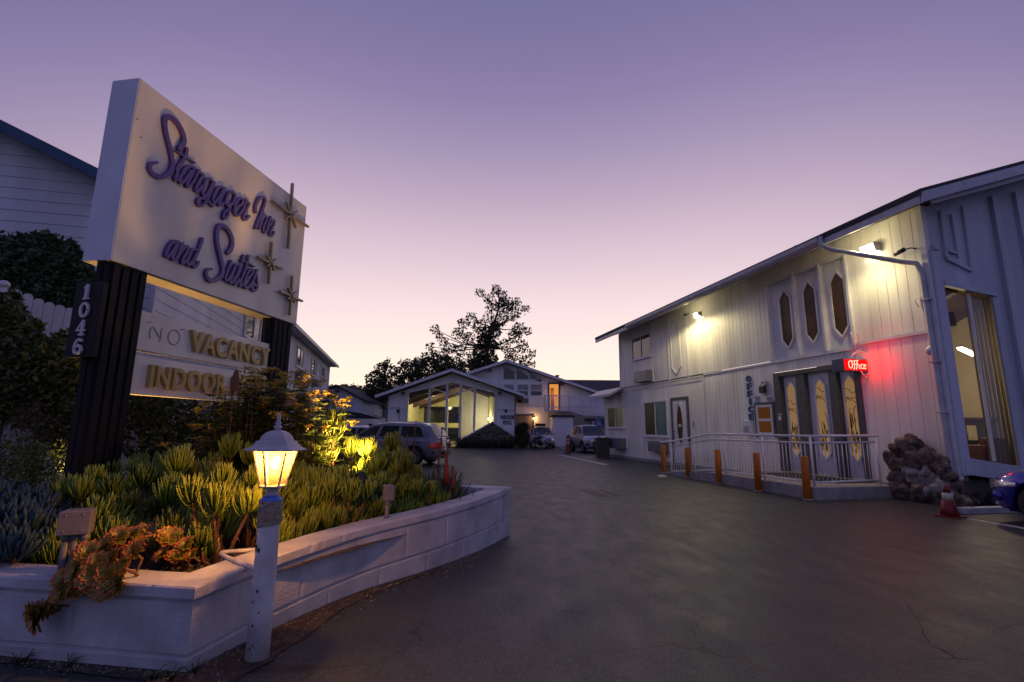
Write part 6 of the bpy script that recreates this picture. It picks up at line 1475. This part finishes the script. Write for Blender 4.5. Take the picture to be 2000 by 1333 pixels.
# ================================================================== vehicles
def interp(keys,x):
    for (a,va),(b,vb) in zip(keys,keys[1:]):
        if x<=b: 
            t=(x-a)/(b-a) if b>a else 0;t=max(0,min(1,t));t=t*t*(3-2*t)*.5+t*.5;return va+(vb-va)*t
    return keys[-1][1]
def car(label,cat,loc,yaw,Ln,hw,belt,bot,roof,paint,wx,wr,wins,rearglass,frontglass,grp=None,rack=False,lean=.30,rails=False,cladding=None,front=True,spoke=5):
    t=thing('parked_car',label,cat,loc,yaw,grp)
    xs=sorted(set([round(Ln*i/64,4) for i in range(65)]))
    full=lambda x:hw*(1-.30*max(0,1-x/.42)**2.2-.34*max(0,1-(Ln-x)/.62)**2.2)
    def arch(x):
        for c in wx:
            d=abs(x-c)
            if d<wr*1.16: return wr+math.sqrt(max(0,(wr*1.16)**2-d*d))
        return -1
    vs=[];fs=[];n=None
    for x in xs:
        zb=interp(bot,x);zt=interp(belt,x);h=zt-zb;w=full(x);za=arch(x)
        half=[(w*.80,zb),(w*.95,zb+.05*h),(w*.985,zb+.22*h),(w,zb+.48*h),(w*.995,zb+.70*h),(w*.975,zb+.86*h),(w*.93,zb+.965*h),(w*.86,zt),(w*.45,zt+.035),(0,zt+.05)]
        half=[(y,max(z,za) if i<7 else z) for i,(y,z) in enumerate(half)]
        ring=[(x,y,z) for y,z in half]+[(x,-y,z) for y,z in half[-2::-1]]
        n=len(ring);vs+=ring
    for i in range(len(xs)-1):
        for k in range(n-1): a=i*n+k;fs.append((a,a+n,a+n+1,a+1))
    fs.append(tuple(range(n)));fs.append(tuple(range((len(xs)-1)*n,len(xs)*n)))
    b=MB();b.add(vs,fs,0,True);body=b.build('body',M[paint],t)
    # underside and inner arches
    b=MB();b.box(.25,Ln-.3,-hw*.78,hw*.78,interp(bot,Ln/2)-.02,interp(belt,Ln/2)*.62);b.build('underbody',M['black'],t)
    # greenhouse
    x0,x1=roof[0][0],roof[-1][0];gx=[x0+(x1-x0)*i/48 for i in range(49)];vs=[];fs=[]
    sy=lambda x,z:full(x)*.90-lean*(z-interp(belt,x))
    for x in gx:
        zb=interp(belt,x)-.02;zr=max(interp(roof,x),zb+.02);h=zr-zb
        yt=sy(x,zr)
        half=[(sy(x,zb),zb),(sy(x,zb+h*.5),zb+h*.5),(yt+.01,zr-min(.05,h*.3)),(yt-.035,zr-.004),(yt*.6,zr+min(.03,h*.1)),(0,zr+min(.042,h*.13))]
        ring=[(x,y,z) for y,z in half]+[(x,-y,z) for y,z in half[-2::-1]];n=len(ring);vs+=ring
    for i in range(48):
        for k in range(n-1): a=i*n+k;fs.append((a,a+n,a+n+1,a+1))
    b=MB();b.add(vs,fs,0,True);b.build('roof',M[paint],t)
    for poly in wins:
        for s in(1,-1):
            b=MB();P=[(x,s*(sy(x,z)+.006),z) for x,z in poly];b.add(P,[tuple(range(len(P)))]);b.build('side_window',M['carglass'],t)
            b=MB()
            for i in range(len(poly)):
                p,q=P[i],P[(i+1)%len(P)];b.beam((p[0],p[1]+s*.003,p[2]),(q[0],q[1]+s*.003,q[2]),.012,.022,(0,s,0))
            b.build('window_trim',M['chrome' if rails else 'black'],t)
    def screen(xa,xb,nm,sgn):
        vs=[];fs=[]
        for i in range(9):
            x=xa+(xb-xa)*i/8;zr=interp(roof,x);yt=sy(x,zr)-.06
            for j in range(9):
                f=-1+j/4;vs.append((x+sgn*.012,yt*f,zr+.042*(1-abs(f)**1.6*.9)+.008))
        for i in range(8):
            for j in range(8): a=i*9+j;fs.append((a,a+9,a+10,a+1))
        b=MB();b.add(vs,fs,0,True);b.build(nm,M['carglass'],t)
    screen(*frontglass,'windscreen',1);screen(*rearglass,'rear_window',-1)
    # wheels
    for c in wx:
        for s in(1,-1):
            wl=MB();y=s*(hw-.11);wl.lathe([(wr*.62,-.10),(wr*.93,-.10),(wr,-.06),(wr,.06),(wr*.93,.10),(wr*.62,.10)],26,(c,y,wr),axis='y',cap=False);wo=wl.build('wheel',M['rubber'],t)
            rm=MB();rm.lathe([(wr*.65,-.07*s),(wr*.62,.085*s),(wr*.57,.09*s),(wr*.52,.06*s)],26,(c,y,wr),axis='y',cap=False);rm.lathe([(0,.06*s),(wr*.14,.075*s),(wr*.17,.04*s)],14,(c,y,wr),axis='y',cap=False)
            for k in range(spoke):
                a=2*math.pi*k/spoke+.3;rm.beam((c+math.cos(a)*wr*.1,y+.055*s,wr+math.sin(a)*wr*.1),(c+math.cos(a)*wr*.58,y+.068*s,wr+math.sin(a)*wr*.58),.03,wr*.2,(0,1,0))
            rm.build('rim',M['chrome' if False else 'metal'],wo)
            dk=MB();dk.lathe([(0,.0),(wr*.64,.0)],20,(c,y+s*.01,wr),axis='y',cap=False);dk.build('brake',M['black'],wo)
            if cladding:
                ar=MB();A=[(c+wr*1.17*math.cos(a),s*(full(c)+.004),wr+wr*1.17*math.sin(a)) for a in [k*math.pi/14 for k in range(15)]]
                ar.tube(A,.035,6);ar.build('arch_trim',M['black'],t)
    # lamps, bumpers, plates, handles, mirrors
    zh=interp(belt,Ln-.35);zr_=interp(belt,.3)
    for s in(1,-1):
        b=MB();P=[];
        vs=[];
        for i in range(8):
            x=Ln-.58*(1-i/7)**1.5;k=i/7
            for z,o in ((zh-.29+.10*(1-k),.014),(zh-.17+.03*(1-k),.010),(zh-.11-.02*k,-.012)): vs.append((x+.006,s*(full(x)*.992+o),z))
        for z,o in ((zh-.30,.014),(zh-.20,.012),(zh-.14,.0)): vs.append((Ln+.012,s*hw*.46,z))
        b.add(vs,[(3*i+j,3*i+3+j,3*i+4+j,3*i+1+j) for i in range(8) for j in range(2)],0,True);b.build('headlight',M['headlight'],t)
        b=MB();x=.0
        vs=[]
        for i in range(9):
            x=.36*(1-i/8)**1.6
            for z,o in ((zr_-.37,.016),(zr_-.24,.018),(zr_-.12,.004)): vs.append((x-.008,s*(full(x)*.997+o),z))
        for z in (zr_-.37,zr_-.24,zr_-.12): vs.append((-.014,s*hw*.45,z))
        b.add(vs,[(3*i+j,3*i+3+j,3*i+4+j,3*i+1+j) for i in range(9) for j in range(2)],0,True);b.build('tail_light',M['taillight'],t)
        b=MB();xm=frontglass[0]-.15 if frontglass[0]<frontglass[1] else frontglass[1]-.15
        xm=max(frontglass)-.42;b.blob((xm,s*(hw+.10),interp(belt,xm)+.10),(.07,.12,.08),1,.0,2);b.beam((xm,s*(hw-.12),interp(belt,xm)+.06),(xm,s*(hw+.03),interp(belt,xm)+.08),.05,.03);b.build('mirror',M[paint],t)
        for hx_ in wins and [min(p[0] for p in w_)+.12 for w_ in wins[:2]]:
            b=MB();b.box(hx_,hx_+.2,min(s*(hw*.985),s*(hw+.02)),max(s*hw*.985,s*(hw+.02)),interp(belt,hx_)-.17,interp(belt,hx_)-.13);b.build('door_handle',M['black'],t)
    for nm,xx,sg_ in (('front_bumper',Ln,1),('rear_bumper',0,-1)):
        b=MB();zb=interp(bot,xx);
        P=[(xx+sg_*(.05-.30*(abs(f))**2.2),f*hw*.93,0) for f in [-1+.125*k for k in range(17)]]
        b.tube([(p[0]-sg_*.03,p[1],zb+.16) for p in P],.085,8);b.build(nm,M['black' if cladding else paint],t)
    b=MB();b.tube([(.0-.0+.28*abs(f)**2.2-.055,f*hw*.86,interp(bot,0)+.27) for f in [-1+.25*k for k in range(9)]],.014,6);b.build('bumper_strip',M['chrome'],t)
    b=MB();b.box(-.035,-.015,-.16,.16,zr_-.40,zr_-.29);b.build('number_plate',M['plate'],t)
    b=MB();b.box(Ln+.02,Ln+.035,-hw*.5,hw*.5,zh-.40,zh-.24);b.build('grille',M['black'],t)
    for s in (1,-1):
        b=MB();b.blob((Ln-.14,s*hw*.66,interp(bot,Ln)+.20),(.04,.05,.035),1,0,1);b.build('fog_lamp',M['headlight'],t)
    if rails or rack:
        xr=[r_[0] for r_ in roof];a_,c_=xr[1]+.15,xr[-2]-.1
        for s in(1,-1):
            y=s*(sy((a_+c_)/2,interp(roof,(a_+c_)/2))-.09);b=MB();b.tube(smooth_path([(a_,y,interp(roof,a_)+.01),(a_+.1,y,interp(roof,a_)+.06),((a_+c_)/2,y,interp(roof,(a_+c_)/2)+.075),(c_-.1,y,interp(roof,c_)+.06),(c_,y,interp(roof,c_)+.01)],4),.016,6);b.build('roof_rail',M['chrome' if rails else 'black'],t)
    return t
# --- grey wagon
wa=Vector(G(843,905))
car('grey estate car with a red tail lamp parked beside the planter','car',(-2.72,20.85,0),R(167),4.85,.92,
    [(0,.98),(.15,1.03),(.6,1.06),(3.2,1.02),(3.7,.98),(4.4,.86),(4.75,.72)],[(0,.36),(.3,.26),(4.3,.24),(4.75,.34)],
    [(.08,1.06),(.50,1.56),(1.0,1.65),(2.3,1.68),(2.95,1.61),(3.98,1.0)],'pwagon',(.98,3.85),.36,
    [[(.60,1.11),(.82,1.50),(1.05,1.55),(1.66,1.57),(1.66,1.11)][::-1],[(1.76,1.11),(1.76,1.575),(2.50,1.575),(2.66,1.11)],[(2.76,1.11),(2.60,1.575),(2.92,1.53),(3.72,1.11)]],(.14,.46),(3.02,3.92),rails=True,cladding=True,spoke=6)
# --- pale car beyond it
car('pale car mostly hidden behind the grey estate car','car',(-5.6,24.6,0),R(168),4.5,.87,
    [(0,.95),(.6,1.0),(3.0,.98),(4.1,.84),(4.5,.7)],[(0,.36),(.3,.24),(4.1,.24),(4.5,.34)],
    [(.3,.98),(1.0,1.45),(1.6,1.52),(2.3,1.50),(3.3,.98)],'pwhite',(.9,3.55),.32,[[(.95,1.04),(1.15,1.40),(1.75,1.44),(1.75,1.04)],[(1.85,1.04),(1.85,1.44),(2.3,1.42),(2.95,1.04)]],(.4,.9),(2.4,3.25))
# --- silver SUV by the far office corner, nose towards us
car('silver sport utility car parked nose out beside the accessible parking sign','car',(4.95,35.6,0),R(-82),4.5,.93,
    [(0,1.05),(.5,1.10),(3.1,1.08),(3.5,1.06),(4.2,.98),(4.5,.84)],[(0,.42),(.3,.32),(4.2,.30),(4.5,.40)],
    [(.1,1.1),(.6,1.66),(1.4,1.74),(2.3,1.72),(3.4,1.08)],'psilver',(.92,3.55),.37,[[(.8,1.16),(.95,1.55),(1.5,1.62),(1.5,1.16)],[(1.6,1.16),(1.6,1.62),(2.25,1.62),(2.45,1.16)],[(2.55,1.16),(2.35,1.61),(2.6,1.54),(3.15,1.16)]],(.16,.55),(2.42,3.34),rails=False,rack=True,cladding=True)
# --- small pale car with a roof rack facing us
c2=car('pale small car with a loaded roof rack facing the lot below the amber lamp','car',(2.4,42.6,0),R(-88),4.1,.90,
    [(0,1.0),(.5,1.05),(2.8,1.02),(3.7,.92),(4.1,.78)],[(0,.40),(.3,.30),(3.8,.28),(4.1,.38)],
    [(.1,1.05),(.5,1.52),(1.2,1.60),(2.0,1.58),(3.0,1.02)],'pwhite',(.85,3.25),.33,[[(.8,1.1),(.9,1.45),(1.5,1.5),(1.5,1.1)],[(1.6,1.1),(1.6,1.5),(2.1,1.48),(2.7,1.1)]],(.16,.45),(2.1,2.95),rack=True)
rb_=thing('roof_box','black luggage load strapped on the roof rack of the small pale car','luggage',(2.45,41.0,1.68),R(-88));b=MB();b.box(-.45,.45,-.45,.35,0,.22);b.build('bag',M['black'],rb_,.05);b=MB();b.box(-.02,.02,-.46,.36,.001,.228);b.build('strap',M['metal'],rb_)
# --- blue car at the right edge
bc=FO+FU*7.0+FN*1.42
car('bright blue car at the right edge parked nose towards the office end','car',bc-FU*4.5-FN*.90,AZF,4.5,.90,
    [(0,.95),(.6,1.0),(3.1,.98),(3.8,.90),(4.25,.80),(4.5,.66)],[(0,.34),(.3,.22),(4.2,.20),(4.5,.28)],
    [(.2,.98),(.9,1.38),(1.6,1.45),(2.3,1.43),(3.4,.97)],'pblue',(.9,3.62),.345,[[(.95,1.02),(1.1,1.34),(1.75,1.38),(1.75,1.02)],[(1.85,1.02),(1.85,1.38),(2.35,1.37),(3.05,1.02)]],(.3,.8),(2.4,3.34),spoke=5)
# ================================================================== motorcycle, bin, sign, delineators
mc=thing('motorcycle','black motorcycle with a shining exhaust parked beside the small pale car','motorcycle',(1.75,38.0,0),R(-60))
for x,nm in ((0,'wheel'),(1.45,'wheel')):
    b=MB();b.lathe([(.25,-.06),(.30,-.06),(.33,0),(.30,.06),(.25,.06)],22,(x,0,.33),axis='y',cap=False);wo=b.build(nm,M['rubber'],mc);b=MB();b.lathe([(.25,-.02),(.25,.02)],20,(x,0,.33),axis='y',cap=False)
    for k in range(6): a=k*math.pi/3;b.beam((x,0,.33),(x+.26*math.cos(a),0,.33+.26*math.sin(a)),.02,.02,(0,1,0))
    b.build('rim',M['chrome'],wo)
b=MB();b.tube([(0,0,.33),(.45,0,.42),(.95,0,.35),(1.1,0,.8),(.4,0,.75),(.1,0,.7)],.035,8);b.blob((.68,0,.48),(.24,.18,.22),2,.2,2);b.build('frame',M['black'],mc)
b=MB();b.blob((.85,0,.88),(.28,.16,.15),3,.05,2);b.build('tank',M['pdark'],mc);b=MB();b.blob((.35,0,.82),(.36,.15,.08),4,.05,2);b.build('seat',M['black'],mc)
b=MB();b.tube([(1.45,.08,.33),(1.12,.08,1.0)],.025,8);b.tube([(1.45,-.08,.33),(1.12,-.08,1.0)],.025,8);b.build('fork',M['chrome'],mc)
b=MB();b.tube(smooth_path([(1.0,.42,1.08),(1.1,.2,1.06),(1.12,0,1.0),(1.1,-.2,1.06),(1.0,-.42,1.08)],4),.018,6);b.build('handlebar',M['chrome'],mc)
b=MB();b.blob((1.27,0,.92),(.08,.10,.10),1,0,2);b.build('headlight',M['headlight'],mc);b=MB();b.tube([(.75,-.17,.35),(.4,-.2,.28),(-.1,-.2,.33)],[.03,.045,.05],10);b.build('exhaust',M['chrome'],mc)
for s in(1,-1): b=MB();b.blob((1.05,s*.42,1.2),(.03,.06,.04),1,0,1);b.build('mirror',M['chrome'],mc)
bn=thing('litter_bin','dark square litter bin beside the accessible parking sign','bin',G(1177,894))
b=MB();b.extr([(-.36,-.30,0),(.36,-.30,0),(.36,.30,0),(-.36,.30,0)],(0,0,.02));b.box(-.34,.34,-.28,.28,.0,.98);b.build('body',M['black'],bn,.03);b=MB();b.box(-.37,.37,-.31,.31,.983,1.06);b.build('lid',M['black'],bn,.02)
ps=thing('parking_sign','blue accessible parking sign on a thin dark post behind the bin','sign',G(1171,889)+Vector((0,.0,0)))
y0=G(1171,889).y;zt=D(1171,818,y0).z;zb=D(1171,836,y0).z
b=MB();b.tube([(0,.03,0),(0,.03,zb+.1)],.035,8);b.build('post',M['black'],ps)
b=MB();b.box(-.22,.22,0,.015,zb,zt);b.build('plate',M['blue'],ps)
b=MB();zc=(zb+zt)/2;k=.8
def rr2(p,w): ribbon(b,[(x*k,zc+z*k) for x,z in p],w,-.002,-.006-.0004*len(p))
rr2([(-.02,.10),(.0,.0),(.09,-.02),(.12,-.14),(.16,-.15)],.028);rr2([(-.0,.045),(.08,.04)],.022);rr2([(-.03,.03),(-.09,-.02),(-.10,-.10),(-.03,-.165),(.05,-.15),(.08,-.10)],.026);b.lathe([(.025,-.002),(.025,-.007)],12,(-.02*k,0,zc+.155*k),axis='y');b.build('symbol',M['paper'],ps)
for i,(px,py,lab) in enumerate(((1109,887,'orange red traffic delineator with pale bands beside the silver car, nearer of the two'),(1111,882,'orange red traffic delineator standing just behind the nearer one'))):
    p=G(px,py);t=thing('delineator',lab,'delineator',p,.3*i,'orange delineator posts by the silver car')
    b=MB();b.box(-.24,.24,-.24,.24,0,.05);b.build('base',M['black'],t)
    b=MB();b.lathe([(.13,.05),(.11,.1),(.10,.95),(.09,1.02),(.07,1.04),(.07,1.1),(.0,1.12)],14);b.build('post',M['cone'],t)
    b=MB();b.lathe([(.104,.62),(.104,.72)],14,cap=False);b.lathe([(.104,.82),(.104,.90)],14,cap=False);b.build('band',M['conewhite'],t)
# ------------------------------------------------------------------ put every empty at the base of its own thing
bpy.context.view_layer.update()
for o in list(COL.objects):
    if o.type=='EMPTY' and o.parent is None and o.children and 'plant' not in o.name and 'succulent' not in o.name:
        lo=Vector((1e9,)*3);hi=Vector((-1e9,)*3)
        for c in o.children_recursive:
            if c.type=='MESH':
                mw=o.matrix_world.inverted()@c.matrix_world
                for k in c.bound_box:
                    q=mw@Vector(k)
                    for a in range(3): lo[a]=min(lo[a],q[a]);hi[a]=max(hi[a],q[a])
        d=Vector(((lo.x+hi.x)/2,(lo.y+hi.y)/2,lo.z))
        o.location=o.matrix_world@d
        for c in o.children: c.location=c.location-d
